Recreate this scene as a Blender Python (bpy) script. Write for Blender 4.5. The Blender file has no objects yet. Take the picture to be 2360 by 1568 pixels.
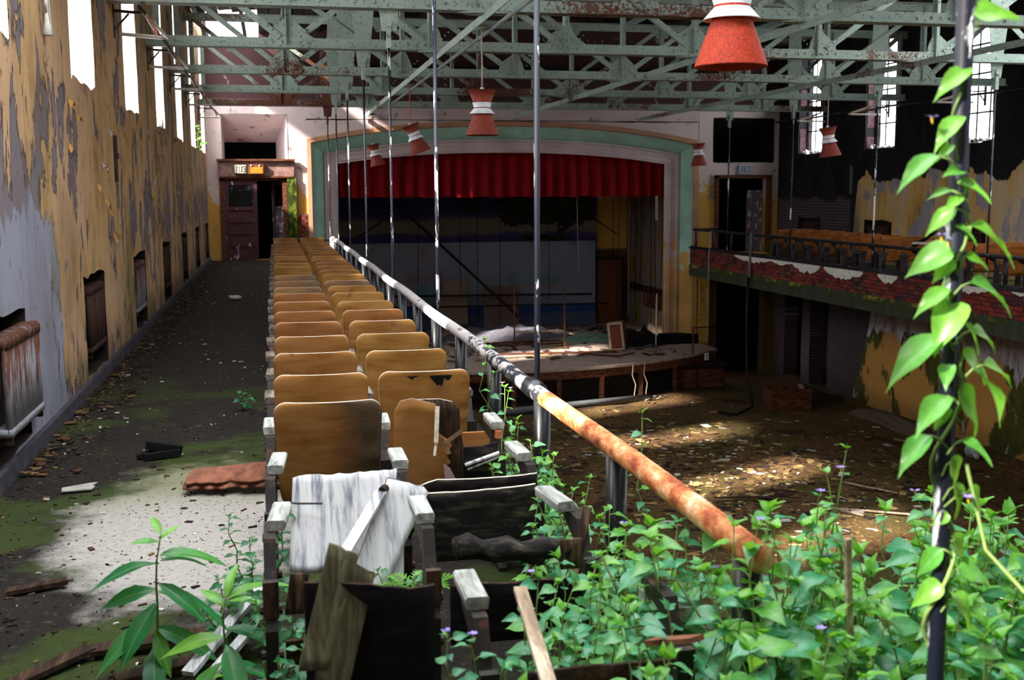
import bpy, math, random
from mathutils import Vector, Matrix, Euler, noise as mnoise
R = random.Random(7)
PI = math.pi
SC = bpy.context.scene
COL = SC.collection

# ------------------------------------------------------------------ camera, sky, sun, exposure
H = 1.79
def cam_axes(yaw, pitch, roll):
    f = Vector((math.sin(yaw)*math.cos(pitch), math.cos(yaw)*math.cos(pitch), math.sin(pitch)))
    r = Vector((math.cos(yaw), -math.sin(yaw), 0)); u = r.cross(f)
    c, s = math.cos(roll), math.sin(roll)
    return c*r+s*u, -s*r+c*u, f
cr, cu, cf = cam_axes(.2058, -.1303, -.0047)
cd = bpy.data.cameras.new('camera'); cam = bpy.data.objects.new('camera', cd); COL.objects.link(cam)
cam.matrix_world = Matrix(((cr.x, cu.x, -cf.x, 0), (cr.y, cu.y, -cf.y, 0), (cr.z, cu.z, -cf.z, H), (0, 0, 0, 1)))
cd.sensor_fit = 'HORIZONTAL'; cd.sensor_width = 36; cd.lens = 2608.2/2360*36
cd.clip_start = .05; cd.clip_end = 300
cd.dof.use_dof = True; cd.dof.focus_distance = 7.5; cd.dof.aperture_fstop = 4.5
SC.camera = cam

W = bpy.data.worlds.new('sky'); SC.world = W; W.use_nodes = True
wn = W.node_tree.nodes; wl = W.node_tree.links
bg = wn['Background']; bg.inputs['Color'].default_value = (.93, .97, 1, 1); bg.inputs['Strength'].default_value = 9.0

sd = bpy.data.lights.new('sun', 'SUN'); sun = bpy.data.objects.new('sun', sd); COL.objects.link(sun)
sd.energy = 24; sd.angle = math.radians(3); sd.color = (1, .93, .82)
sun_dir = Vector((1, .42, -.74)).normalized()
sun.rotation_euler = sun_dir.to_track_quat('-Z', 'Y').to_euler(); sun.location = (-6, 10, 12)

vs = SC.view_settings
SC.display_settings.display_device = 'sRGB'
vs.view_transform = 'Standard'; vs.look = 'None'; vs.gamma = 1; vs.use_curve_mapping = False
vs.exposure = 0.0
try:
    SC.cycles.max_bounces = 8; SC.cycles.diffuse_bounces = 5; SC.cycles.glossy_bounces = 3; SC.cycles.transmission_bounces = 4
    SC.cycles.use_denoising = True; SC.cycles.caustics_reflective = False; SC.cycles.caustics_refractive = False
    SC.cycles.sample_clamp_indirect = 8
except Exception:
    pass

# ------------------------------------------------------------------ helpers
class MB:
    """collects shapes and links them as one mesh object"""
    def __init__(s): s.v = []; s.f = []; s.m = []
    def add(s, vs, fs, mi=0):
        b = len(s.v); s.v += [tuple(v) for v in vs]
        for f in fs: s.f.append(tuple(b+i for i in f)); s.m.append(mi)
        return s
    def box(s, c, d, rot=None, mi=0, taper=None):
        x, y, z = d[0]/2, d[1]/2, d[2]/2; t = taper or 1
        P = [Vector(p) for p in ((-x,-y,-z),(x,-y,-z),(x,y,-z),(-x,y,-z),(-x*t,-y*t,z),(x*t,-y*t,z),(x*t,y*t,z),(-x*t,y*t,z))]
        if rot is not None:
            m = rot if isinstance(rot, Matrix) else Euler(rot).to_matrix()
            P = [m @ p for p in P]
        c = Vector(c)
        return s.add([p+c for p in P], [(0,3,2,1),(4,5,6,7),(0,1,5,4),(1,2,6,5),(2,3,7,6),(3,0,4,7)], mi)
    def bar(s, a, b, w, h, up=(0,0,1), mi=0):
        a, b = Vector(a), Vector(b); d = (b-a); L = d.length; d.normalize()
        u = Vector(up)
        if abs(d.dot(u)) > .98: u = Vector((0,1,0))
        sx = d.cross(u).normalized(); sz = sx.cross(d)
        P = []
        for e in (a, b):
            for i, j in ((-1,-1),(1,-1),(1,1),(-1,1)): P.append(e+sx*(i*w/2)+sz*(j*h/2))
        return s.add(P, [(0,1,2,3),(7,6,5,4),(0,4,5,1),(1,5,6,2),(2,6,7,3),(3,7,4,0)], mi)
    def tube(s, pts, r, n=8, mi=0, cap=True):
        pts = [Vector(p) for p in pts]; rr = r if isinstance(r, (list, tuple)) else [r]*len(pts)
        b = len(s.v); up = None
        for i, p in enumerate(pts):
            t = (pts[min(i+1, len(pts)-1)]-pts[max(i-1, 0)]).normalized()
            if up is None:
                up = Vector((0,0,1)) if abs(t.z) < .9 else Vector((1,0,0))
            x = t.cross(up).normalized(); up = x.cross(t).normalized()
            for k in range(n):
                a = 2*PI*k/n
                s.v.append(tuple(p+(x*math.cos(a)+up*math.sin(a))*rr[i]))
        for i in range(len(pts)-1):
            for k in range(n):
                k2 = (k+1) % n
                s.f.append((b+i*n+k, b+i*n+k2, b+(i+1)*n+k2, b+(i+1)*n+k)); s.m.append(mi)
        if cap:
            s.f.append(tuple(b+k for k in range(n))[::-1]); s.m.append(mi)
            s.f.append(tuple(b+(len(pts)-1)*n+k for k in range(n))); s.m.append(mi)
        return s
    def lathe(s, prof, n=24, c=(0,0,0), mi=0, closed=False):
        b = len(s.v)
        for r, z in prof:
            for k in range(n):
                a = 2*PI*k/n; s.v.append((c[0]+r*math.cos(a), c[1]+r*math.sin(a), c[2]+z))
        m = len(prof)
        for i in range(m if closed else m-1):
            i2 = (i+1) % m
            for k in range(n):
                k2 = (k+1) % n
                s.f.append((b+i*n+k, b+i*n+k2, b+i2*n+k2, b+i2*n+k)); s.m.append(mi)
        return s
    def prism(s, poly, axis, a0, a1, mi=0):
        """poly in the two other axes (in x,y,z order), extruded along axis from a0 to a1"""
        n = len(poly); V = []
        for a in (a0, a1):
            for p in poly:
                V.append({'x': (a, p[0], p[1]), 'y': (p[0], a, p[1]), 'z': (p[0], p[1], a)}[axis])
        F = [tuple(range(n))[::-1], tuple(range(n, 2*n))]+[(i, (i+1) % n, n+(i+1) % n, n+i) for i in range(n)]
        return s.add(V, F, mi)
    def ball(s, c, r, n=8, m=5, mi=0):
        rr = r if isinstance(r, (tuple, list)) else (r, r, r)
        b = len(s.v); V = []; F = []
        for i in range(m+1):
            t = PI*i/m
            for k in range(n):
                a = 2*PI*k/n
                V.append((c[0]+rr[0]*math.sin(t)*math.cos(a), c[1]+rr[1]*math.sin(t)*math.sin(a), c[2]+rr[2]*math.cos(t)))
        for i in range(m):
            for k in range(n): F.append((i*n+k, (i+1)*n+k, (i+1)*n+(k+1) % n, i*n+(k+1) % n))
        return s.add(V, F, mi)
    def mesh(s, name, mats, smooth=False):
        me = bpy.data.meshes.new(name); me.from_pydata(s.v, [], s.f)
        for m in (mats if isinstance(mats, (list, tuple)) else [mats]): me.materials.append(m)
        if any(s.m): me.polygons.foreach_set('material_index', s.m)
        if smooth: me.polygons.foreach_set('use_smooth', [True]*len(s.f))
        me.update(); return me
    def build(s, name, mats, parent=None, smooth=False, loc=None, rot=None):
        return link(name, s.mesh(name, mats, smooth), parent, loc, rot)

def link(name, me, parent=None, loc=None, rot=None, scale=None):
    o = bpy.data.objects.new(name, me); COL.objects.link(o)
    if parent is not None: o.parent = parent
    if loc is not None: o.location = loc
    if rot is not None: o.rotation_euler = rot
    if scale is not None: o.scale = scale if not isinstance(scale, (int, float)) else (scale,)*3
    return o
def tag(o, label=None, cat=None, group=None, kind=None):
    if label: o['label'] = label
    if cat: o['category'] = cat
    if group: o['group'] = group
    if kind: o['kind'] = kind
    return o
def thing(name, label, cat, loc=(0,0,0), rz=0, group=None):
    o = bpy.data.objects.new(name, None); COL.objects.link(o); o.empty_display_size = .1
    o.location = loc; o.rotation_euler = (0, 0, rz)
    return tag(o, label, cat, group)
def copy_tree(o, parent=None):
    c = o.copy(); COL.objects.link(c)
    if parent is not None: c.parent = parent
    for ch in list(o.children): copy_tree(ch, c)
    return c
ORD = ['first','second','third','fourth','fifth','sixth','seventh','eighth','ninth','tenth','eleventh','twelfth','thirteenth','fourteenth','fifteenth','sixteenth','seventeenth','eighteenth','nineteenth','twentieth','twenty-first','twenty-second','twenty-third','twenty-fourth','twenty-fifth','twenty-sixth']

# ------------------------------------------------------------------ materials
def lin(c):
    if isinstance(c, str):
        c = c.lstrip('#'); v = [int(c[i:i+2], 16)/255 for i in (0, 2, 4)]
    else: v = list(c[:3])
    return tuple((x/12.92 if x <= .04045 else ((x+.055)/1.055)**2.4) for x in v)+(1,)
class Mat:
    def __init__(s, name, rough=.8, base='#808080', metal=0, spec=.3):
        s.m = bpy.data.materials.new(name); s.m.use_nodes = True; s.t = s.m.node_tree
        s.b = s.t.nodes['Principled BSDF']
        s.b.inputs['Roughness'].default_value = rough; s.b.inputs['Metallic'].default_value = metal
        s.b.inputs['Specular IOR Level'].default_value = spec
        s.b.inputs['Base Color'].default_value = lin(base)
    def nd(s, ty): return s.t.nodes.new(ty)
    def setin(s, sock, v):
        if isinstance(v, bpy.types.NodeSocket): s.t.links.new(v, sock)
        elif isinstance(v, str): sock.default_value = lin(v)
        else: sock.default_value = v
    def pos(s): return s.nd('ShaderNodeNewGeometry').outputs['Position']
    def obj(s): return s.nd('ShaderNodeTexCoord').outputs['Object']
    def rnd(s): return s.nd('ShaderNodeObjectInfo').outputs['Random']
    def mapv(s, v, sc=(1,1,1), loc=(0,0,0), rot=(0,0,0)):
        n = s.nd('ShaderNodeMapping'); s.setin(n.inputs[0], v); n.inputs[1].default_value = loc; n.inputs[2].default_value = rot; n.inputs[3].default_value = sc
        return n.outputs[0]
    def shift(s, v):
        """object coordinates moved by the object's random number, so copies differ"""
        n = s.nd('ShaderNodeVectorMath'); n.operation = 'ADD'; s.setin(n.inputs[0], v)
        k = s.math('MULTIPLY', s.rnd(), 37.0); s.setin(n.inputs[1], k)
        return n.outputs[0]
    def noise(s, v, sc, det=5, ro=.55, dist=0):
        n = s.nd('ShaderNodeTexNoise'); s.setin(n.inputs['Vector'], v); n.inputs['Scale'].default_value = sc
        n.inputs['Detail'].default_value = det; n.inputs['Roughness'].default_value = ro; n.inputs['Distortion'].default_value = dist
        return n.outputs[0]
    def voro(s, v, sc, out='Distance', feat='F1'):
        n = s.nd('ShaderNodeTexVoronoi'); n.feature = feat; s.setin(n.inputs['Vector'], v); n.inputs['Scale'].default_value = sc
        return n.outputs[out]
    def math(s, op, a, b=0.0, c=None):
        n = s.nd('ShaderNodeMath'); n.operation = op; s.setin(n.inputs[0], a); s.setin(n.inputs[1], b)
        if c is not None: s.setin(n.inputs[2], c)
        return n.outputs[0]
    def sep(s, v):
        n = s.nd('ShaderNodeSeparateXYZ'); s.setin(n.inputs[0], v); return n.outputs
    def step(s, v, lo, hi, a=0., b=1.):
        n = s.nd('ShaderNodeMapRange'); n.interpolation_type = 'SMOOTHSTEP'
        s.setin(n.inputs['Value'], v); n.inputs['From Min'].default_value = lo; n.inputs['From Max'].default_value = hi
        n.inputs['To Min'].default_value = a; n.inputs['To Max'].default_value = b
        return n.outputs[0]
    def ramp(s, f, stops, con=False):
        n = s.nd('ShaderNodeValToRGB'); s.setin(n.inputs[0], f); e = n.color_ramp.elements
        if con: n.color_ramp.interpolation = 'CONSTANT'
        while len(e) < len(stops): e.new(.5)
        for i, (p, c) in enumerate(stops): e[i].position = p; e[i].color = lin(c)
        return n.outputs[0]
    def mix(s, f, a, b, mode='MIX'):
        n = s.nd('ShaderNodeMix'); n.data_type = 'RGBA'; n.blend_type = mode
        s.setin(n.inputs[0], f); s.setin(n.inputs[6], a); s.setin(n.inputs[7], b)
        return n.outputs[2]
    def hsv(s, col, h=.5, sat=1., val=1.):
        n = s.nd('ShaderNodeHueSaturation'); s.setin(n.inputs['Hue'], h); s.setin(n.inputs['Saturation'], sat); s.setin(n.inputs['Value'], val); s.setin(n.inputs['Color'], col)
        return n.outputs[0]
    def color(s, c): s.setin(s.b.inputs['Base Color'], c); return s
    def rough(s, r): s.setin(s.b.inputs['Roughness'], r); return s
    def bump(s, h, st=.5, d=.02):
        n = s.nd('ShaderNodeBump'); n.inputs['Strength'].default_value = st; n.inputs['Distance'].default_value = d
        s.setin(n.inputs['Height'], h); s.t.links.new(n.outputs[0], s.b.inputs['Normal']); return s
def plain(name, base, rough=.8, metal=0, var=.15, sc=12, bump=.2):
    m = Mat(name, rough, base, metal)
    n = m.noise(m.obj(), sc, 5, .6)
    m.color(m.hsv(base, .5, 1., m.step(n, .2, .8, 1-var*2, 1+var))).bump(n, bump, .01)
    return m.m
# ---- walls
def wall_left_mat():
    m = Mat('peeling_ochre_plaster', .9); p = m.pos(); v = m.mapv(p, (1, 1, .62)); x, y, z = m.sep(p)
    big = m.noise(v, .55, 3, .5, .6); n1 = m.noise(v, 1.5, 7, .6, .5); fine = m.noise(m.mapv(p, (1, 1, .22)), 9, 6, .65)
    n2 = m.noise(m.mapv(p, (1, 1, .5)), 2.7, 7, .62, .9); k = m.math('ADD', m.math('ADD', m.math('MULTIPLY', n1, .45), m.math('MULTIPLY', n2, .40)), m.math('MULTIPLY', big, .15))
    k = m.math('ADD', k, m.math('MULTIPLY', m.math('SUBTRACT', fine, .5), .10))
    base = m.mix(m.noise(v, 3, 5), '#62585e', '#8a8086')
    near = m.math('MULTIPLY', m.step(y, 8.4, 11.0, 1, 0), m.step(z, 1.2, 2.2, 1, 0))
    near = m.step(m.math('ADD', m.math('MULTIPLY', near, .75), m.math('MULTIPLY', n2, 1.0)), .82, .90)
    base = m.mix(near, base, m.mix(n1, '#77778a', '#a9a9ba'))
    och = m.ramp(m.noise(v, 2.4, 6, .65), [(.28, '#7d5c34'), (.42, '#b3874a'), (.55, '#c79a5e'), (.68, '#a98560'), (.8, '#c4a27c')])
    pink = m.step(m.noise(v, .8, 3), .47, .58); och = m.mix(m.math('MULTIPLY', pink, .7), och, '#c29873')
    top = m.step(z, 2.3, 4.2); och = m.mix(m.math('MULTIPLY', top, .4), och, '#a8875c')
    keep = m.math('SUBTRACT', k, m.math('MULTIPLY', near, .12))
    keep = m.math('ADD', keep, m.math('MULTIPLY', m.step(y, 8.5, 12), .02)); keep = m.math('SUBTRACT', keep, m.math('MULTIPLY', m.math('MULTIPLY', m.step(z, 1.0, 1.35), m.step(z, 2.1, 1.5)), m.math('MULTIPLY', m.step(y, 14, 16), .05)))
    och = m.hsv(och, .5, .88, 1.)
    mask = m.step(keep, .474, .486)
    edge = m.math('MULTIPLY', m.step(keep, .458, .475), m.step(keep, .475, .494, 1, 0))
    c = m.mix(mask, base, och); c = m.mix(m.math('MULTIPLY', edge, .75), c, '#33261f')
    st = m.step(m.noise(m.mapv(p, (5, 5, .35)), 2.2, 5, .6), .56, .72); c = m.mix(m.math('MULTIPLY', st, .4), c, '#4a3a2a'); c = m.mix(m.math('MULTIPLY', m.step(m.noise(v, .7, 5, .6), .5, .7), .45), c, '#5a3f26')
    gr = m.math('MULTIPLY', m.step(m.noise(v, .9, 4, .6, .8), .54, .68), m.step(z, 2.6, .6)); c = m.mix(m.math('MULTIPLY', gr, .55), c, '#5d6427')
    pits = m.step(m.noise(m.mapv(p, (1, 1, .4)), 14, 3, .5), .66, .72); c = m.mix(m.math('MULTIPLY', pits, .7), c, '#2a211d')
    foot_dark = m.math('MULTIPLY', m.step(z, .55, .05), m.step(n1, .4, .6)); c = m.mix(m.math('MULTIPLY', foot_dark, .7), c, '#26201c')  # wall foot darkened in patches broken up by noise
    m.color(c); m.bump(m.math('ADD', m.math('MULTIPLY', mask, .8), m.math('MULTIPLY', fine, .5)), .7, .015); return m.m
def wall_right_mat():
    m = Mat('charred_lath_and_ochre_plaster', .9); p = m.pos(); v = m.mapv(p, (1, 1, .5)); x, y, z = m.sep(p)
    n1 = m.noise(v, 1.3, 6, .6, .4); fine = m.noise(p, 9, 5, .65); big = m.noise(v, .45, 3, .5)
    och = m.ramp(m.noise(m.mapv(p, (1, 1, .3)), 1.6, 6, .62), [(.3, '#a07a44'), (.45, '#d3a55f'), (.6, '#c9ad8a'), (.75, '#dabf95')])
    lil = m.mix(m.noise(v, 4, 4), '#7d7480', '#b3a9b0')
    och = m.mix(m.step(n1, .53, .55), och, lil)
    och = m.mix(m.math('MULTIPLY', m.step(y, 21.5, 16), m.step(big, .3, .6)), och, '#d8bfa6')
    gm = m.math('MULTIPLY', m.math('MULTIPLY', m.step(y, 25.4, 27.2), m.step(z, 2., .8)), m.step(n1, .35, .6)); och = m.mix(gm, och, '#6a6b2e')
    lath = m.math('SINE', m.math('MULTIPLY', z, 150.0)); lath = m.step(lath, -.3, .5)
    dark = m.mix(m.math('MULTIPLY', lath, m.step(n1, .35, .6)), '#070607', '#2b2629')
    # broken lower edge of the burnt zone
    edge = m.math('ADD', z, m.math('MULTIPLY', m.math('SUBTRACT', m.noise(p, 1.1, 6, .6), .5), 1.5))
    edge = m.math('ADD', edge, m.math('MULTIPLY', m.step(y, 26.5, 27.3), 6.0))
    edge = m.math('SUBTRACT', edge, m.math('MULTIPLY', m.step(y, 20.5, 18.5), .9))
    burn = m.step(edge, 2.08, 2.12)
    c = m.mix(burn, och, dark)
    # bare brick near the far corner, below
    br = m.nd('ShaderNodeTexBrick'); m.setin(br.inputs['Vector'], m.mapv(p, (1, 1, 1), (0, 0, 0), (0, 0, PI/2)))
    sw = m.nd('ShaderNodeCombineXYZ'); m.setin(sw.inputs[0], y); m.setin(sw.inputs[1], z); m.setin(br.inputs['Vector'], sw.outputs[0])
    br.inputs['Scale'].default_value = 1; br.inputs['Brick Width'].default_value = .22; br.inputs['Row Height'].default_value = .08; br.inputs['Mortar Size'].default_value = .008
    br.inputs['Color1'].default_value = lin('#4a3038'); br.inputs['Color2'].default_value = lin('#3a2a30'); br.inputs['Mortar'].default_value = lin('#66606a')
    bz = m.math('MULTIPLY', m.step(y, 26.9, 27.0), m.step(m.math('ADD', z, m.math('MULTIPLY', n1, .8)), 2.0, 1.9)); c = m.mix(bz, c, br.outputs[0])
    # main-floor level
    low = m.step(z, -.35, -.4)
    wh = m.ramp(m.noise(m.mapv(p, (1.5, 1.5, .5)), 3, 6, .65), [(.34, '#6d5d50'), (.40, '#aaa0a2'), (.55, '#e2dde2')])
    g = m.mix(m.noise(v, 5, 5), '#27300f', '#6d6b2a')
    lo = m.mix(m.step(m.noise(m.mapv(p, (1, .8, .5)), 1.05, 5, .6, .6), .51, .55), '#d8a052', g)
    hz = m.math('ADD', z, m.math('MULTIPLY', m.math('SUBTRACT', n1, .5), 3.0)); lo = m.mix(m.step(hz, -1.75, -1.65), lo, wh)
    lo = m.mix(m.step(m.noise(m.mapv(p, (1, 1, .6)), 4, 5, .6), .63, .66), lo, '#b9b0b8')
    bb = m.step(m.math('ADD', y, m.math('ADD', m.math('MULTIPLY', z, .35), m.math('MULTIPLY', n1, .6))), 25.55, 25.62); lo = m.mix(bb, lo, br.outputs[0])
    foot_dark = m.step(z, -2.9, -3.6); lo = m.mix(m.math('MULTIPLY', foot_dark, .5), lo, '#241d16')  # lower wall gets evenly darker towards the floor
    c = m.mix(low, c, lo)
    m.color(c); m.bump(m.math('ADD', n1, m.math('MULTIPLY', fine, .4)), .6, .02); return m.m
def wall_end_mat():
    m = Mat('mauve_plaster', .9); p = m.pos(); x, y, z = m.sep(p); n = m.noise(p, 2.2, 6, .6); f = m.noise(p, 12, 4)
    c = m.mix(m.noise(p, 1.2, 4), '#bfa9a9', '#d6c5c3')
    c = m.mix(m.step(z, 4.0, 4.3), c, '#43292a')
    pe = m.math('ADD', z, m.math('MULTIPLY', m.math('SUBTRACT', n, .5), 2.6)); c = m.mix(m.step(pe, 1.75, 1.7), c, '#c99a4a')
    c = m.mix(m.step(m.noise(p, 3.1, 6), .62, .66), c, '#8f7d7c')
    low = m.step(z, -.1, -.2); c = m.mix(low, c, m.mix(n, '#4a3728', '#6b5227'))
    dirt = m.step(m.noise(p, 1.1, 5, .6), .55, .75); c = m.mix(m.math('MULTIPLY', dirt, .5), c, '#5a474a')
    m.color(c).bump(m.math('ADD', n, m.math('MULTIPLY', f, .3)), .4, .015); return m.m
def floor_aisle_mat():
    m = Mat('dirt_and_moss_floor', .95); p = m.pos(); x, y, z = m.sep(p); n = m.noise(p, 2.2, 7, .62); f = m.noise(p, 22, 5, .7); big = m.noise(p, .9, 4, .55, .5)
    c = m.mix(n, '#0e0b0a', '#261f19')
    c = m.mix(m.math('MULTIPLY', m.step(f, .56, .64), .6), c, '#544940')
    moss = m.step(m.math('ADD', big, m.math('MULTIPLY', m.math('SUBTRACT', n, .5), .4)), .47, .58); moss = m.math('MULTIPLY', moss, m.step(y, 12.5, 8.5))
    c = m.mix(m.math('MULTIPLY', moss, .9), c, m.mix(f, '#1a2408', '#3f4f17'))
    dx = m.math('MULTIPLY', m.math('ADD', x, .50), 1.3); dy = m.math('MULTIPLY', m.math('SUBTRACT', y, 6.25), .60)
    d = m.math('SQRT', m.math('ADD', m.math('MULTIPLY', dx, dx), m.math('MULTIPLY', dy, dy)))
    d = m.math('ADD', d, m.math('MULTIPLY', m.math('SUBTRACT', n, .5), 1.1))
    pale = m.step(d, .92, .60); pc = m.mix(m.step(m.noise(p, 38, 3, .6), .60, .66), m.mix(f, '#8f8a83', '#bcb7b0'), '#2c2622')  # pale concrete dust, with the light from the roof hole painted in
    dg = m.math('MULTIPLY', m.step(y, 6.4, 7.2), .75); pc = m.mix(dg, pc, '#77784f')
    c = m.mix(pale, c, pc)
    m.color(c).bump(m.math('ADD', n, f), .6, .03); return m.m
def floor_main_mat():
    m = Mat('rotten_wooden_floor_dirt', .9); p = m.pos(); n = m.noise(p, 1.7, 7, .65); f = m.noise(p, 17, 6, .7); big = m.noise(p, .55, 4, .55)
    c = m.mix(n, '#2b1d12', '#7a5931'); c = m.mix(m.step(f, .55, .62), c, '#a3824c')
    c = m.mix(m.math('MULTIPLY', m.step(big, .42, .6), .8), c, m.mix(f, '#26260c', '#5d5420'))
    c = m.mix(m.math('MULTIPLY', m.step(m.noise(p, .8, 4), .55, .66), .8), c, '#2a1712')
    m.color(c).bump(m.math('ADD', n, f), .8, .05); return m.m
def truss_mat():
    m = Mat('pale_green_paint_with_rust', .55, spec=.4); p = m.pos()
    n = m.noise(p, .32, 2, .5); f = m.noise(p, 26, 6, .72); mid = m.noise(p, 2.3, 5, .6)
    c = m.mix(mid, '#75877c', '#aebdb2')
    sp = m.step(f, .55, .62); c = m.mix(m.math('MULTIPLY', sp, .7), c, '#4a4236')
    k = m.math('ADD', m.math('MULTIPLY', n, 1.0), m.math('ADD', m.math('MULTIPLY', mid, .35), m.math('MULTIPLY', f, .45)))
    x, y, z = m.sep(p)
    for yc, xa, xb in ((17.07, -2, 1.0), (28.32, -2, 1.6), (20.82, 7.2, 10.8), (17.07, 9.4, 10.9), (13.32, 5.0, 6.0)):
        w = m.math('MULTIPLY', m.math('LESS_THAN', m.math('ABSOLUTE', m.math('SUBTRACT', y, yc)), .4), m.math('MULTIPLY', m.step(x, xa-.5, xa+.3), m.step(x, xb+.6, xb-.4)))
        w = m.math('MULTIPLY', w, m.step(z, 4.5, 4.1)); k = m.math('ADD', k, m.math('MULTIPLY', w, .12))
    rust = m.step(k, .97, 1.05); c = m.mix(rust, c, m.mix(f, '#2e1610', '#74402a'))
    m.color(c).bump(f, .3, .006); return m.m
def chip_paint(name, dark, chip, sc=14, th=.56, rough=.4, vert=(1, 1, .25), rnd=True):
    m = Mat(name, rough, spec=.5); o = m.obj(); v = m.mapv(m.shift(o) if rnd else o, vert)
    n = m.noise(v, sc, 6, .65); c = m.mix(m.step(n, th, th+.03), dark, chip)
    m.color(c).bump(n, .3, .004); return m.m
def rail_mat():
    m = Mat('chipped_rail_paint_and_orange_rust', .7); p = m.pos(); x, y, z = m.sep(p); n = m.noise(m.mapv(p, (1, .5, 1)), 16, 6, .7); b = m.noise(p, 3.2, 5, .6)
    old = m.mix(m.step(m.math('ADD', n, m.math('MULTIPLY', m.step(y, 5.5, 9), .13)), .50, .56), '#22242c', m.mix(b, '#8d8688', '#d9d3d2'))
    ru = m.ramp(m.noise(m.mapv(p, (1, .5, 1)), 11, 6, .7), [(.32, '#6e3424'), (.43, '#b05a30'), (.54, '#dc9a64'), (.66, '#f0d8bc')])
    e = m.math('ADD', y, m.math('MULTIPLY', n, .5)); c = m.mix(m.step(e, 5.50, 5.46), old, ru)
    m.color(c).bump(n, .5, .006); return m.m
def ply_mat(name, dark=0.0, weath=0.0):
    m = Mat(name, .55, spec=.25); o = m.shift(m.obj()); g = m.noise(m.mapv(o, (1, 1, 6)), 3.2, 6, .62, .3); b = m.noise(o, 3.0, 4, .55); f = m.noise(m.mapv(o, (3, 1, 14)), 9, 4, .6)
    c = m.ramp(m.math('ADD', m.math('MULTIPLY', g, .6), m.math('MULTIPLY', b, .4)), [(.3, '#6a451f'), (.45, '#986632'), (.58, '#ab7845'), (.72, '#986e47')])
    c = m.hsv(c, m.step(m.rnd(), 0, 1, .49, .51), 1.0, m.step(m.rnd(), 0, 1, .8, 1.08))
    if dark: 
        x, y, z = m.sep(m.obj()); k = m.math('ADD', m.math('MULTIPLY', x, 2.6), m.math('MULTIPLY', m.math('SUBTRACT', b, .5), 1.2)); c = m.mix(m.math('MULTIPLY', m.step(k, -.1, .35), dark), c, m.mix(f, '#1c1512', '#6b5a48'))
    if weath: c = m.mix(weath, c, m.mix(f, '#30261f', '#a99a86'))
    st = m.step(m.noise(o, 5.5, 5, .6), .62, .7); c = m.mix(m.math('MULTIPLY', st, .45), c, '#4a3018')
    m.color(c).bump(g, .15, .004); return m.m
def grain_mat(name, stops, sc=(4, 30, 30), s=2.5, rough=.85, bump=.6):
    m = Mat(name, rough, spec=.2); o = m.shift(m.obj()); g = m.noise(m.mapv(o, sc), s, 7, .65, .4)
    m.color(m.ramp(g, stops)).bump(g, bump, .006); return m.m
def leaf_mat(name, a, b, c3):
    m = Mat(name, .36, spec=.55); r = m.rnd(); o = m.obj(); n = m.noise(o, 3.5, 4, .6)
    c = m.ramp(r, [(0, a), (.5, b), (1, c3)]); c = m.hsv(c, .5, 1., m.step(n, .3, .7, .75, 1.15))
    x, y, z = m.sep(o); vein = m.step(m.math('ABSOLUTE', x), .0, .018, 1, 0); c = m.mix(m.math('MULTIPLY', vein, .35), c, '#b9d8a0')
    m.color(c); m.b.inputs['Subsurface Weight'].default_value = 0
    tr = m.nd('ShaderNodeBsdfTranslucent'); m.setin(tr.inputs[0], m.mix(.5, c, '#9bd21e'))
    mx = m.nd('ShaderNodeMixShader'); mx.inputs[0].default_value = .38
    out = [n for n in m.t.nodes if n.type == 'OUTPUT_MATERIAL'][0]
    m.t.links.new(m.b.outputs[0], mx.inputs[1]); m.t.links.new(tr.outputs[0], mx.inputs[2]); m.t.links.new(mx.outputs[0], out.inputs[0]); return m.m
def peel_paint(name, top, under, zlo, zhi, sc=2.6):
    """painted plaster: top coat above, flaked to the undercoat below"""
    m = Mat(name, .85); p = m.pos(); x, y, z = m.sep(p); n = m.noise(p, sc, 6, .6, .3); f = m.noise(p, 14, 4)
    k = m.math('ADD', z, m.math('MULTIPLY', m.math('SUBTRACT', n, .5), 5.0))
    c = m.mix(m.step(k, zlo, zlo+.06), under, top); c = m.hsv(c, .5, 1, m.step(m.noise(p, 1.6, 5), .25, .75, .78, 1.1))
    m.color(c).bump(n, .3, .01); return m.m
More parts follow.
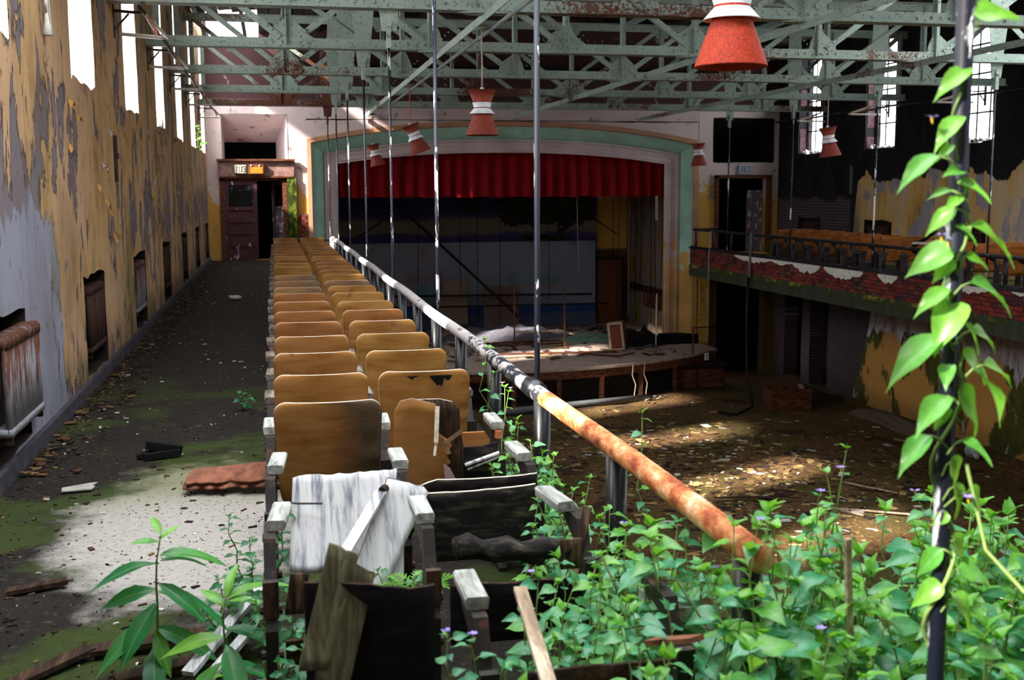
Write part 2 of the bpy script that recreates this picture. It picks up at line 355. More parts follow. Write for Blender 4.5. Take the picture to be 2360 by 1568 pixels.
MT = dict(
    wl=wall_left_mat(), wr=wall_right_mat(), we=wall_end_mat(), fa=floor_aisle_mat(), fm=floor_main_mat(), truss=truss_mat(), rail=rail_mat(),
    rod=chip_paint('dark_blue_paint_chipped_white', '#101528', '#dfe3ea', 10, .565, .55), post=chip_paint('black_post_paint', '#0e1017', '#a08c86', 9, .67, .35),
    iron=chip_paint('rusty_black_iron', '#1a1210', '#4a2a1e', 12, .55, .6, (1, 1, .6)), darkrail=chip_paint('worn_black_rail', '#0d0e14', '#5d5f68', 12, .6, .5, (1, .3, 1)),
    ply=ply_mat('ochre_plywood'), plyr=grain_mat('orange_brown_plywood', [(.3, '#4a2810'), (.5, '#8a5024'), (.7, '#a8682f')], (3, 3, 14), 1.6, .5, .2), plyd=ply_mat('half_rotted_plywood', .95), plyw=ply_mat('weathered_plywood', .6, .35),
    plyedge=plain('pale_plywood_edge', '#ecdfcd', .8, 0, .2, 40), core=grain_mat('dark_split_wood_core', [(.3, '#120d0a'), (.5, '#3a2a20'), (.65, '#6b5644'), (.8, '#a08a72')], (24, 4, 3), 1.6),  # plyedge: pale ply with the light on the top edges painted in
    white=grain_mat('sun_bleached_wood', [(.25, '#2b2c30'), (.38, '#8d8f98'), (.5, '#c9c9cc'), (.75, '#dedcd8')], (26, 3, 3), 1.4),
    black=grain_mat('blackened_rotten_wood', [(.3, '#0a090b'), (.5, '#201c1d'), (.64, '#4a453a'), (.8, '#7a7158')], (4, 20, 20), 1.6),
    nearblack=grain_mat('near_black_wood', [(.3, '#060507'), (.55, '#121014'), (.7, '#231f22'), (.85, '#3d3434')], (4, 20, 20), 1.4), mossy=grain_mat('grey_mossy_plank_wood', [(.28, '#1a1a12'), (.45, '#46432f'), (.6, '#66624a'), (.75, '#949078')], (24, 3, 3), 1.5),  # near-black grain for the darkest seat panels
    arm=grain_mat('grey_bleached_armrest_wood', [(.3, '#5f625e'), (.5, '#a4a7a2'), (.7, '#dcdcd6')], (18, 3, 18), 1.5), rustcap=plain('orange_rust_bracket', '#b8714e', .8),
    leafA=leaf_mat('nightshade_leaf', '#3a9468', '#57ab7a', '#78b860'), leafB=leaf_mat('bright_vine_leaf', '#69b03a', '#7fc24a', '#57a845'), leafC=leaf_mat('long_leaf', '#1f7a45', '#2f8f4e', '#7fbf3a'), leafD=leaf_mat('dark_vine_leaf', '#236b48', '#2f7f50', '#3f8f58'),  # leafD: darker green for the vines at the left foot of the seats
    stem=plain('green_stem', '#7f9a55', .6), stemd=plain('brown_stem', '#5c5a38', .7), petal=plain('violet_petal', '#9a86d8', .5), anther=plain('yellow_anther', '#d9b52a', .5),
    lampr=plain('orange_red_spun_fibre', '#b83a1e', .6, 0, .25, 60, .4), lampd=plain('brick_red_spun_fibre', '#8f3a2b', .65, 0, .25, 60, .4), lampw=plain('white_enamel', '#e4e6ea', .4), cord=plain('pale_cord', '#b8a99a', .8), cordr=plain('orange_red_cord', '#d0523a', .7),
    curtain=None, conc=None, woodb=grain_mat('reddish_brown_wood', [(.3, '#2a1610'), (.5, '#5c3524'), (.7, '#8a5a40')], (3, 20, 20), 1.5), wooddark=grain_mat('dark_stage_wood', [(.3, '#0d0908'), (.55, '#2a1c15'), (.75, '#4a3526')], (3, 20, 20), 1.5),
    stagefl=grain_mat('pale_worn_stage_boards', [(.25, '#5c4a42'), (.45, '#a48f84'), (.7, '#cdbab0')], (1.2, 14, 14), 1.2), plank=grain_mat('weathered_pale_plank', [(.3, '#6b5a4a'), (.5, '#a8947c'), (.7, '#dcd0bd')], (30, 3, 30), 1.0), plankd=grain_mat('wet_dark_plank', [(.3, '#120d0b'), (.5, '#33241b'), (.75, '#5d4735')], (30, 3, 30), 1.0),
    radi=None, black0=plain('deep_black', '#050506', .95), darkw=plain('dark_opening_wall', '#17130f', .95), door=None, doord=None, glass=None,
    roof=grain_mat('dark_roof_boards', [(.3, '#14100f'), (.55, '#2b2322'), (.8, '#4a3f3c')], (1, 12, 12), 1.0), grey=plain('grey_plastic', '#6a6c70', .6), hose=plain('black_rubber', '#0c0b0c', .5), sheet=plain('rusted_sheet', '#8f5a44', .8, 0, .3, 14, .4), whitep=plain('white_paint', '#e6e3dc', .7), paper=plain('stained_paper', '#aaa79f', .9),
    gold=plain('orange_lamp_glass', '#c07a2a', .4), sign=plain('pale_sign_face', '#b7c0cc', .5), ink=plain('sign_lettering_blue', '#2b3a5a', .6), inkb=plain('sign_lettering_brown', '#3a1f1a', .6), signl=plain('cream_sign_face', '#e6d9c4', .5),
)
def _extra():
    m = Mat('dark_red_velvet', .75, spec=.15); n = m.noise(m.obj(), 30, 3); m.color(m.mix(n, '#6d030c', '#a00a18')); MT['curtain'] = m.m
    m = Mat('mossy_concrete', .95); p = m.pos(); x, y, z = m.sep(p); n = m.noise(p, 2.5, 6, .65); s = m.noise(m.mapv(p, (4, 4, .5)), 1.6, 5)
    c = m.mix(s, '#1f2018', '#4d5046'); c = m.mix(m.math('MULTIPLY', m.step(z, -.62, -.3), m.step(n, .36, .58)), c, '#2c3a0c'); c = m.mix(m.math('MULTIPLY', m.step(z, -.38, -.31), m.step(n, .5, .6)), c, '#8a8a3a'); m.color(c).bump(n, .6, .02); MT['conc'] = m.m
    m = Mat('rusted_radiator_paint', .7); o = m.shift(m.obj()); x, y, z = m.sep(m.obj()); n = m.noise(m.mapv(o, (4, 4, .6)), 3, 6, .65)
    k = m.math('ADD', n, m.math('MULTIPLY', z, .34)); m.color(m.mix(m.step(k, .55, .78), '#8a8a92', m.mix(m.noise(o, 14), '#2e1710', '#6b3a24'))).bump(n, .3, .006); MT['radi'] = m.m
    m = Mat('dark_rust_radiator', .8); o = m.shift(m.obj()); n = m.noise(m.mapv(o, (4, 4, .6)), 3, 6, .65); m.color(m.ramp(n, [(.3, '#170d0b'), (.5, '#3a2019'), (.65, '#57382b'), (.8, '#7d7580')])); MT['radid'] = m.m
    m = Mat('flaking_mauve_door_paint', .8); p = m.pos(); n = m.noise(m.mapv(p, (1, 1, .5)), 6, 6, .7); m.color(m.mix(m.step(n, .60, .64), m.mix(m.noise(p, 3), '#3f2326', '#5a373c'), '#cfc4c8')).bump(n, .3, .006); MT['doord'] = m.m
    m = Mat('flaking_white_door_paint', .8); p = m.pos(); n = m.noise(m.mapv(p, (1, 1, .5)), 7, 6, .7); m.color(m.mix(m.step(n, .55, .6), '#6d5c66', '#d5cfd8')).bump(n, .3, .006); MT['door'] = m.m
    m = Mat('dusty_dark_glass', .45, '#0a0c10', spec=.25); n = m.noise(m.pos(), 4, 5, .7, 1.5); m.color(m.mix(m.step(n, .58, .66), '#08090c', '#5d6672')); MT['glass'] = m.m
    # the window panes: thin dusty glass
    m = Mat('dusty_clear_pane', .05); g = m.nd('ShaderNodeBsdfTransparent'); mx = m.nd('ShaderNodeMixShader'); mx.inputs[0].default_value = .12
    out = [n for n in m.t.nodes if n.type == 'OUTPUT_MATERIAL'][0]; m.color('#cfd4d8'); m.t.links.new(g.outputs[0], mx.inputs[1]); m.t.links.new(m.b.outputs[0], mx.inputs[2]); m.t.links.new(mx.outputs[0], out.inputs[0]); MT['pane'] = m.m
    for k, a in dict(brickA='#7a2f2c', brickB='#8f3a30', brickC='#5a2f34', brickD='#74443f').items():
        MT[k] = plain('red_brick_'+k[-1].lower(), a, .9, 0, .35, 30, .5)
    MT['mort'] = plain('sooty_mortar', '#3a332f', .95)
    m = Mat('painted_sea_and_sky_cloth', .95); p = m.pos(); x, y, z = m.sep(p); n = m.noise(p, .9, 5, .6, .5); f = m.noise(m.mapv(p, (3, 3, .3)), 2, 4)
    c = m.mix(n, '#626981', '#888d97'); c = m.mix(m.step(m.noise(p, .7, 3), .53, .66), c, '#75626e'); c = m.mix(m.step(m.noise(m.mapv(p, (1, 1, 1), (5, 0, 2)), .9, 3), .58, .68), c, '#4f7378')
    e = m.math('ADD', z, m.math('MULTIPLY', f, .12)); c = m.mix(m.step(e, -1.84, -1.88), c, m.mix(f, '#1d3160', '#324f8a')); c = m.mix(m.step(e, -2.1, -2.16), c, m.mix(f, '#2d3857', '#5a6072')); m.color(c); MT['drop1'] = m.m
    m = Mat('painted_evening_sky_cloth', .95); p = m.pos(); x, y, z = m.sep(p); n = m.noise(m.mapv(p, (.4, 1, 1.4)), 1.2, 4, .55)
    e = m.math('ADD', z, m.math('MULTIPLY', n, .7)); c = m.ramp(m.step(e, .2, 2.4), [(0, '#37345c'), (.14, '#403b64'), (.2, '#71695e'), (.42, '#746a60'), (.52, '#413c68'), (.8, '#2d305e'), (1, '#263d64')]); m.color(c); MT['drop2'] = m.m
    m = Mat('painted_tree_foliage', .95); n = m.noise(m.pos(), 5, 5, .7); m.color(m.ramp(n, [(.35, '#0c160c'), (.55, '#1c2a12'), (.7, '#4a4a1c')])); MT['ptree'] = m.m
    MT['niche'] = plain('shaded_niche_plaster', '#2c211c', .95, 0, .3, 5); MT['armd'] = grain_mat('dull_brown_armrest_wood', [(.3, '#3a332e'), (.5, '#6d6259'), (.7, '#9a9088')], (18, 3, 18), 1.5); MT['reveal'] = plain('white_plaster_reveal', '#e9e2dc', .9, 0, .12, 6, .3); MT['ptrunk'] = plain('painted_tree_trunk', '#33262e', .95); MT['teal'] = peel_paint('teal_paint_over_ochre', '#a3cfc2', '#cfa35a', -.2, .2); MT['mauvep'] = peel_paint('mauve_paint_over_ochre', '#cbb7b8', '#cfa67c', .1, .3)  # niche: shade inside the recesses is put into the plaster colour
    MT['brownp'] = peel_paint('brown_moulding_paint', '#b38569', '#c79a5a', -.6, -.2); MT['yellowp'] = plain('ochre_paint', '#bf8f45', .85, 0, .25, 6)
_extra()
# ------------------------------------------------------------------ walls, floors, roof
XL, XRW, YE = -1.69, 14.55, 31.3
T = 3.75
ZF = -3.6
def hsh(*a): return (math.sin(sum(x*w for x, w in zip(a, (12.9898, 78.233, 37.719))))*43758.5453) % 1
def wall(name, plane, c, sgn, u0, u1, v0, v1, holes, mat, thick=.42, step=.5, jit=.025, reveal=None):
    """wall with openings; holes are (u0,u1,v0,v1,depth) - depth None goes right through. sgn: direction away from the room"""
    def coords(lo, hi, es):
        es = sorted(set([lo, hi]+[e for e in es if lo < e < hi])); out = []
        for a, b in zip(es, es[1:]):
            n = max(1, round((b-a)/step)); out += [a+(b-a)*i/n for i in range(n)]
        return out+[hi]
    us = coords(u0, u1, [h[0] for h in holes]+[h[1] for h in holes]); vs_ = coords(v0, v1, [h[2] for h in holes]+[h[3] for h in holes])
    def st(i, j):
        if i < 0 or j < 0 or i >= len(us)-1 or j >= len(vs_)-1: return None
        u = (us[i]+us[i+1])/2; v = (vs_[j]+vs_[j+1])/2
        for k, h in enumerate(holes):
            if h[0] < u < h[1] and h[2] < v < h[3]: return k
        return -1
    S = {(i, j): st(i, j) for i in range(-1, len(us)) for j in range(-1, len(vs_))}
    mb = MB(); idx = {}
    def P(i, j, d):
        k = (i, j, d)
        if k not in idx:
            u, v = us[i], vs_[j]
            around = {S[(i-1, j-1)], S[(i, j-1)], S[(i-1, j)], S[(i, j)]}
            if len(around-{None}) > 1 and None not in around and jit:
                u += (hsh(i, j, 1)-.5)*2*jit; v += (hsh(i, j, 2)-.5)*2*jit
            w = c+sgn*d; idx[k] = len(mb.v); mb.v.append((w, u, v) if plane == 'X' else (u, w, v))
        return idx[k]
    def q(*k, mi=0): mb.f.append(k); mb.m.append(mi)
    for i in range(len(us)-1):
        for j in range(len(vs_)-1):
            s = S[(i, j)]
            if s == -1:
                q(P(i, j, 0), P(i+1, j, 0), P(i+1, j+1, 0), P(i, j+1, 0)); q(P(i, j, thick), P(i, j+1, thick), P(i+1, j+1, thick), P(i+1, j, thick))
                for di, dj, a, b in ((-1, 0, (i, j), (i, j+1)), (1, 0, (i+1, j+1), (i+1, j)), (0, -1, (i+1, j), (i, j)), (0, 1, (i, j+1), (i+1, j+1))):
                    t = S[(i+di, j+dj)]
                    if t is None: q(P(*a, 0), P(*b, 0), P(*b, thick), P(*a, thick))
                    elif t != -1:
                        d = holes[t][4] or thick
                        q(P(*a, 0), P(*b, 0), P(*b, d), P(*a, d), mi=1 if not holes[t][4] else 2)
            elif holes[s][4]:
                d = holes[s][4]; q(P(i, j, d), P(i+1, j, d), P(i+1, j+1, d), P(i, j+1, d), mi=2); q(P(i, j, thick), P(i, j+1, thick), P(i+1, j+1, thick), P(i+1, j, thick))
    o = mb.build(name, [mat, reveal or mat, MT['niche']]); return tag(o, kind='structure')
WIN_L = [8.26-1.33+T*k for k in range(-2, 7)]                # near edges of the left windows
NIC_L = [10.72+T*k for k in range(-2, 6)]
holesL = [(y, y+1.33, 2.81, 5.5, None) for y in WIN_L]+[(y, y+1.27, .12, 1.04, .20) for y in NIC_L]
wl_ = wall('wall_left', 'X', XL, -1, -3.2, YE+.4, -.45, 6.6, holesL, MT['wl'], .42, .22, .03, MT['reveal'])
tag(wl_, 'left side wall of flaking ochre paint over lilac plaster with tall window openings')
WIN_R = [28.62-3.72*k for k in range(0, 9)]
holesR = [(y, y+1.42, 2.79, 5.5, None) for y in WIN_R]+[(y, y+1.3, .1, 1.04, .2) for y in (28.6, 24.93, 21.2, 17.5, 13.8)]
wr_ = wall('wall_right', 'X', XRW, 1, -3.2, YE+.4, ZF-.3, 6.6, holesR+[(27.95, 29.0, ZF, -1.0, None), (29.5, 30.6, ZF, -1.0, None)], MT['wr'], .42, .4, .03)
tag(wr_, 'right side wall burnt black above and patched ochre, brick and white below')
wall('wall_rear', 'Y', -3.2, -1, XL-.4, XRW+.4, ZF-.3, 6.6, [], MT['we'], .3, 2, 0)
we_ = wall('wall_end', 'Y', YE, 1, XL-.4, XRW+.4, ZF-.3, 6.9, [(-1.30, .28, 0, 2.13, None), (-1.30, .44, 2.64, 3.87, None), (12.66, 14.22, 0, 2.15, None), (12.5, 14.42, 2.60, 3.88, None),
      (.93, 12.07, ZF-.2, 3.73, None), (12.7, 14.2, ZF, -.75, None), (-1.6, -.25, 5.72, 6.6, None)], MT['we'], .35, .45, .012)
tag(we_, 'mauve end wall around the stage opening with a doorway at each side')
# roof deck boards on the slope either side of the ridge; the boards over the camera have fallen in
RIDGE = 6.43
def roofz(x): return 5.75+1.15*(1-abs(x-RIDGE)/8.3)
rt = thing('ceiling', None, None); tag(rt, 'dark boarded roof underside above the trusses, fallen in nearest the camera', kind='structure')
rboards = {}
k = 0
for side in (-1, 1):
    xs = [RIDGE+side*8.35*i/30 for i in range(31)]
    for i in range(30):
        xa, xb = xs[i], xs[i+1]; y0 = 9.2+1.0*math.sin(i*1.7)+(.8*hsh(i, side, 3)); y1 = YE+.35
        if side == -1 and -1.75 < xa < -.1: y1 = 27.0+.6*hsh(i, 8)
        if side == 1 and xa > 10.2: y0 = 15.5+1.5*hsh(i, 4)
        z0, z1 = roofz(xa), roofz(xb); th = .04; g = .012*side
        runs = [(y0-1.4, y1), (-3.2, 1.6+.9*hsh(i, side, 7))]
        if max(xa, xb) > 4.4: runs = [(-3.2, y1)] if not (side == 1 and xa > 10.2) else [(y0, y1), (-3.2, 8.4+.8*hsh(i, 5))]  # unseen near and right-hand gaps are shaped to balance the light inside
        for ya, yb in runs:
            mb = MB(); mb.add([(xa+g, ya, z0), (xb-g, ya, z1), (xb-g, yb, z1), (xa+g, yb, z0), (xa+g, ya, z0+th), (xb-g, ya, z1+th), (xb-g, yb, z1+th), (xa+g, yb, z0+th)], [(0,3,2,1),(4,5,6,7),(0,1,5,4),(1,2,6,5),(2,3,7,6),(3,0,4,7)])
            mb.build('plank', MT['roof'], rt)
for i in range(9):
    for side in (-1, 1):
        x = RIDGE+side*(.5+i*.93); mb = MB(); mb.box((x, (9.6+YE)/2, roofz(x)-.10), (.08, YE-9.6, .14)); mb.build('purlin', MT['truss'] if i % 3 == 0 else MT['roof'], rt)
mb = MB(); mb.add([(-.1, 26.8, 6.10), (-.1, 32, 6.10), (RIDGE, 32, 7.0), (RIDGE, 26.8, 7.0)], [(0,1,2,3)]); mb.add([(-2.2, 10.4, 5.80), (-2.2, 26.8, 5.80), (RIDGE, 26.8, 7.0), (RIDGE, 10.4, 7.0), (10.2, 32, 6.48), (10.2, 10.4, 6.48), (10.2, 17, 6.48), (15.1, 17, 5.78), (15.1, 32, 5.78), (RIDGE, 32, 7.0)], [(0,1,2,3),(3,9,4,5),(6,4,8,7)])
mb.build('roofing_felt', MT['black0'], rt)
# left gallery floor and the rear gallery the camera stands on
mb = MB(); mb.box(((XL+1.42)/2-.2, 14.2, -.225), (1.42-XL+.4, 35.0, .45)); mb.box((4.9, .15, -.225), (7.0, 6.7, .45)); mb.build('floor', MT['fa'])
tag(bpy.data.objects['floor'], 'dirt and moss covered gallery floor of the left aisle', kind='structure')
mb = MB(); N = 44
def fz(x, y): return ZF+.05*(mnoise.noise((x*.8, y*.8, 0))+.5*mnoise.noise((x*2.3, y*2.3, 4)))+.10*max(0, mnoise.noise((x*.35+3, y*.35, 2)))
xs = [1.0+13.9*i/N for i in range(N+1)]; ys = [-3+34.6*j/80 for j in range(81)]
mb.v = [(x, y, fz(x, y)) for y in ys for x in xs]
mb.f = [(j*(N+1)+i, j*(N+1)+i+1, (j+1)*(N+1)+i+1, (j+1)*(N+1)+i) for j in range(80) for i in range(N)]; mb.m = [0]*len(mb.f)
mf = mb.build('floor', MT['fm'], smooth=True); tag(mf, 'rotten debris-covered floor of the hall below the galleries', kind='structure')
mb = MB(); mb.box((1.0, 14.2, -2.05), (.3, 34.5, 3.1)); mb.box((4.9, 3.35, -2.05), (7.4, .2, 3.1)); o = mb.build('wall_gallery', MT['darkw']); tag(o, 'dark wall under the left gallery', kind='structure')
mb = MB(); mb.box((XL+.02, 14, .045), (.04, 34, .13)); o = mb.build('baseboard_left', plain('grey_baseboard', '#4a4650', .85, 0, .3, 6)); tag(o, 'dark baseboard along the foot of the left wall', kind='structure')
# behind the openings: lobbies as dark boxes
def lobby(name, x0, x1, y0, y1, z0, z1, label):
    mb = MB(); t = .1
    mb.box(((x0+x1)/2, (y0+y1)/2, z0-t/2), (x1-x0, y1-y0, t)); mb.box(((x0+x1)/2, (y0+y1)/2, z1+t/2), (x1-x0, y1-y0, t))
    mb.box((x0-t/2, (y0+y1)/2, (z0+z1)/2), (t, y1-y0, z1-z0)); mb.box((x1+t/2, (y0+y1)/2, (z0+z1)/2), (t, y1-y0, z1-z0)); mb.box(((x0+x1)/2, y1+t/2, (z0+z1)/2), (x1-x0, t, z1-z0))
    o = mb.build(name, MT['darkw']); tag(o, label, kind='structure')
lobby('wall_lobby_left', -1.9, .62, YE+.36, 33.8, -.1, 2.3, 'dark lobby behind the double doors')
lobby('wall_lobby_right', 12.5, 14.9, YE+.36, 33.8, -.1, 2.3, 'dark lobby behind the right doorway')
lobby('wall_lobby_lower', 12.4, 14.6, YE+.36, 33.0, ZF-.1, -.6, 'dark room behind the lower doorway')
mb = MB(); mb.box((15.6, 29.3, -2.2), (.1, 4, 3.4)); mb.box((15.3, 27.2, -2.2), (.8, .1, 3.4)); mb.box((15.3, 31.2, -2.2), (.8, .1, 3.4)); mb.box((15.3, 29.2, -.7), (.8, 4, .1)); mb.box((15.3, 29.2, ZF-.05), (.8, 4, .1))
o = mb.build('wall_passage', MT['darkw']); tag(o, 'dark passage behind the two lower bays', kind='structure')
# splayed recesses above the doors
def recess(x0, x1, zb, zm, zt, dark_top, label, nm, pale=True):
    mb = MB(); y0, y1 = YE+.02, YE+1.5; a, b = x0+.02, x1-.02; c0, c1 = x0+.02, x1-.32*(1 if pale else 0)
    mb.add([(a, y0, zt), (b, y0, zt), (c1+.0, y1, zm+.12), (c0, y1, zm+.12)], [(0,1,2,3)])              # sloping soffit
    mb.add([(b, y0, zb), (b, y0, zt), (c1, y1, zm+.12), (c1, y1, zb)], [(0,1,2,3)])
    mb.add([(a, y0, zb), (a, y0, zt), (c0, y1, zm+.12), (c0, y1, zb)], [(3,2,1,0)])
    mb.add([(a, y0, zb), (b, y0, zb), (c1, y1, zb), (c0, y1, zb)], [(3,2,1,0)])
    o = mb.build(nm, MT['we'] if pale else MT['darkw']); tag(o, label, kind='structure')
    mb = MB(); mb.box(((x0+x1)/2, y1+.6, (zb+zt)/2), (x1-x0+.6, .1, zt-zb+.8)); mb.box(((x0+x1)/2, YE+1.3, zt+.3), (x1-x0+.6, 2.0, .1)); mb.box(((x0+x1)/2, YE+1.3, zb-.12), (x1-x0+.6, 2.0, .1)); mb.box((x0-.25, YE+1.3, (zb+zt)/2), (.1, 2.0, zt-zb+.8)); mb.box((x1+.25, YE+1.3, (zb+zt)/2), (.1, 2.0, zt-zb+.8)); o = mb.build('wall_blackout', MT['black0']); tag(o, 'added black box behind the recess, standing in for its darkness', kind='structure')  # added box keeps the sky out; its black stands in for recess darkness
recess(-1.30, .44, 2.64, 3.07, 3.87, True, 'splayed mauve recess above the double doors', 'trim_1')
recess(12.5, 14.42, 2.60, 3.1, 3.88, True, 'dark recess above the right doorway', 'trim_2', False)

# ------------------------------------------------------------------ proscenium and stage
def at_depth(x, z, y): k = y/YE; return (x*k, y, H+(z-H)*k)
def pros(f, n=30):
    """points of the opening from the left foot over the arch to the right foot; f=0 outer edge, f=1 inner edge"""
    x0, x1 = .93+(1.72-.93)*f, 12.07+(11.03-12.07)*f; zs = 3.21+(2.56-3.21)*f; rise = .51+(.31-.51)*f; e = 2.3
    P = [(x0, -2.66), (x0, -1.5), (x0, 0), (x0, 1.2), (x0, zs)]
    P += [(x0+(x1-x0)*i/n, zs+rise*(1-abs(2*i/n-1)**e)) for i in range(1, n)]
    return P+[(x1, zs), (x1, 1.2), (x1, 0), (x1, -1.5), (x1, -2.66)]
def band(name, prof, mat, label):
    mb = MB(); L = [[at_depth(x, z, y) for x, z in pros(f)] for f, y in prof]; n = len(L[0])
    mb.v = [p for l in L for p in l]
    for a in range(len(L)-1):
        for i in range(n-1): mb.f.append((a*n+i, a*n+i+1, (a+1)*n+i+1, (a+1)*n+i)); mb.m.append(0)
    o = mb.build(name, mat); return tag(o, label, kind='structure')
band('trim_3', [(-.02, YE+.01), (-.01, YE-.06), (.13, YE-.06), (.15, YE+.02), (.16, YE+.10)], MT['brownp'], 'brown outer moulding around the stage arch')
band('trim_4', [(.15, YE+.08), (.25, YE+.14), (.4, YE+.26), (.55, YE+.40), (.58, YE+.42)], MT['teal'], 'teal cove band of the stage arch')
band('trim_5', [(.57, YE+.36), (.62, YE+.36), (.66, YE+.40), (.78, YE+.40), (.80, YE+.36), (.92, YE+.36), (.95, YE+.38), (1.0, YE+.38), (1.0, YE+.95)], MT['mauvep'], 'mauve inner band of the stage arch')
mb = MB(); o0 = pros(-.01); top = [p for p in o0 if p[1] > 3.0]     # spandrel above the arch
V = [(x, YE, z) for x, z in top]+[(x, YE, 3.76) for x, z in top]; n = len(top); mb.add(V, [(i, i+1, n+i+1, n+i) for i in range(n-1)]); o = mb.build('wall_spandrel', MT['we']); tag(o, 'plaster above the stage arch', kind='structure')
for xa, xb, nm in ((.95, 1.75, 'baseboard_stage_left'), (11.02, 12.42, 'baseboard_stage_right')):
    mb = MB(); mb.box(((xa+xb)/2, YE+.1, -2.52), (xb-xa, .5, .28)); o = mb.build(nm, MT['black0']); tag(o, 'black painted foot of the stage arch', kind='structure')
mb = MB(); mb.box((12.25, YE-.06, -1.6), (.30, .25, 2.1)); o = mb.build('wall_return', MT['yellowp']); tag(o, 'ochre return beside the stage arch below the gallery', kind='structure')
# stage platform
ZS = -2.66
def apron(x): return 27.32+.075*max(0, abs(x-6.0)-.3)**2
st = thing('stage_platform', 'wooden stage platform with curved front and mesh panels', 'stage'); st['kind'] = 'structure'
xs = [1.6+10.4*i/40 for i in range(41)]
nb = 30
for b in range(nb):                                                      # floor boards run front to back
    xa, xb = 1.2+11.0*b/nb, 1.2+11.0*(b+1)/nb; mb = MB(); ya, yb = apron(xa), apron(xb); dz = .006*hsh(b, 1)
    mb.add([(xa+.006, ya, ZS+dz), (xb-.006, yb, ZS+dz), (xb-.006, 37.2, ZS+dz), (xa+.006, 37.2, ZS+dz), (xa+.006, ya, ZS-.06), (xb-.006, yb, ZS-.06), (xb-.006, 37.2, ZS-.06), (xa+.006, 37.2, ZS-.06)], [(0,1,2,3),(7,6,5,4),(0,4,5,1),(1,5,6,2),(3,2,6,7),(0,3,7,4)])
    mb.build('floor_board', MT['stagefl'], st)
def strip(z0, z1, off, mat, name):
    mb = MB(); V = []
    for x in xs: V += [(x, apron(x)-off, z1), (x, apron(x)-off, z0), (x, apron(x)-off+.08, z0), (x, apron(x)-off+.08, z1)]
    mb.add(V, [(4*i+a, 4*i+4+a, 4*i+4+(a+1) % 4, 4*i+(a+1) % 4) for i in range(40) for a in range(4)]); return mb.build(name, mat, st)
strip(ZS-.05, ZS+.02, .06, MT['stagefl'], 'nosing'); strip(ZS-.26, ZS-.06, .02, MT['woodb'], 'fascia'); strip(ZF-.1, ZS-.26, -.18, MT['black0'], 'backing'); strip(ZF-.05, ZF+.10, -.03, MT['wooddark'], 'plinth')
for i in range(9):
    x = 2.2+1.18*i; mb = MB(); mb.box((x, apron(x)+.03, (ZF+ZS)/2-.1), (.12, .1, ZS-ZF-.25)); mb.build('upright', MT['woodb'], st)
for i in range(8):
    xa, xb = 2.28+1.18*i, 2.28+1.18*(i+1)-.16
    if i in (6,): continue
    mb = MB(); nx, nz = 20, 11
    for a in range(nx+1):
        x = xa+(xb-xa)*a/nx; mb.box((x, apron(x)+.06, (ZF+ZS)/2-.08), (.007, .006, .58))
    for a in range(nz+1): mb.bar((xa, apron(xa)+.065, ZF+.12+.055*a), (xb, apron(xb)+.065, ZF+.12+.055*a), .006, .007)
    o = mb.build('wire_mesh_panel', MT['iron'], st); o['kind'] = 'stuff'
# panelled steps block at the right end
sb = thing('stage_steps_block', 'low panelled wooden block at the right end of the stage', 'block', (11.25, 29.3, ZF))
mb = MB(); mb.box((0, .2, .66), (1.75, 1.3, .06)); mb.box((.02, .26, .56), (1.7, 1.2, .10)); mb.build('top', MT['wooddark'], sb)
mb = MB(); mb.box((0, .22, .28), (1.6, 1.1, .5)); mb.build('carcass', MT['wooddark'], sb)
for x in (-.42, .38):
    mb = MB(); mb.box((x, -.345, .29), (.62, .03, .36)); mb.build('panel', MT['woodb'], sb)
    mb = MB()
    for dx, dz, w, h in ((0, .22, .74, .07), (0, -.22, .74, .07), (-.35, 0, .06, .40), (.35, 0, .06, .40)): mb.box((x+dx, -.36, .29+dz), (w, .06, h))
    mb.build('panel_frame', MT['woodb'], sb)
# stage house
mb = MB(); mb.box((6.3, 37.1, 1), (13, .1, 8)); o = mb.build('wall_stage_back', MT['we']); tag(o, 'rear wall of the stage', kind='structure')
def stagewall():
    m = Mat('stained_ochre_stage_wall', .9); p = m.pos(); x, y, z = m.sep(p); n = m.noise(m.mapv(p, (1, 1, .4)), 1.8, 6, .6)
    c = m.mix(m.step(n, .47, .58), '#857a78', '#8f6f3a'); c = m.mix(m.step(m.noise(m.mapv(p, (1, 1, .3)), 3, 5), .55, .68), c, '#5a4434'); m.color(c).bump(n, .3, .01); return m.m
swm = stagewall()
wall('wall_stage_right', 'X', 11.75, 1, YE+.5, 37.1, -2.7, 5, [(32.2, 32.9, .55, 2.6, None), (33.9, 34.15, .9, 2.4, None)], swm, .2, .6, .01)
wall('wall_stage_left', 'X', 1.3, -1, YE+.5, 37.1, -2.7, 5, [], MT['darkw'], .2, 1, 0)
mb = MB(); mb.box((6.5, 34.3, 5.1), (12, 7, .1)); o = mb.build('ceiling_stage', MT['black0']); tag(o, 'dark ceiling above the stage', kind='structure')
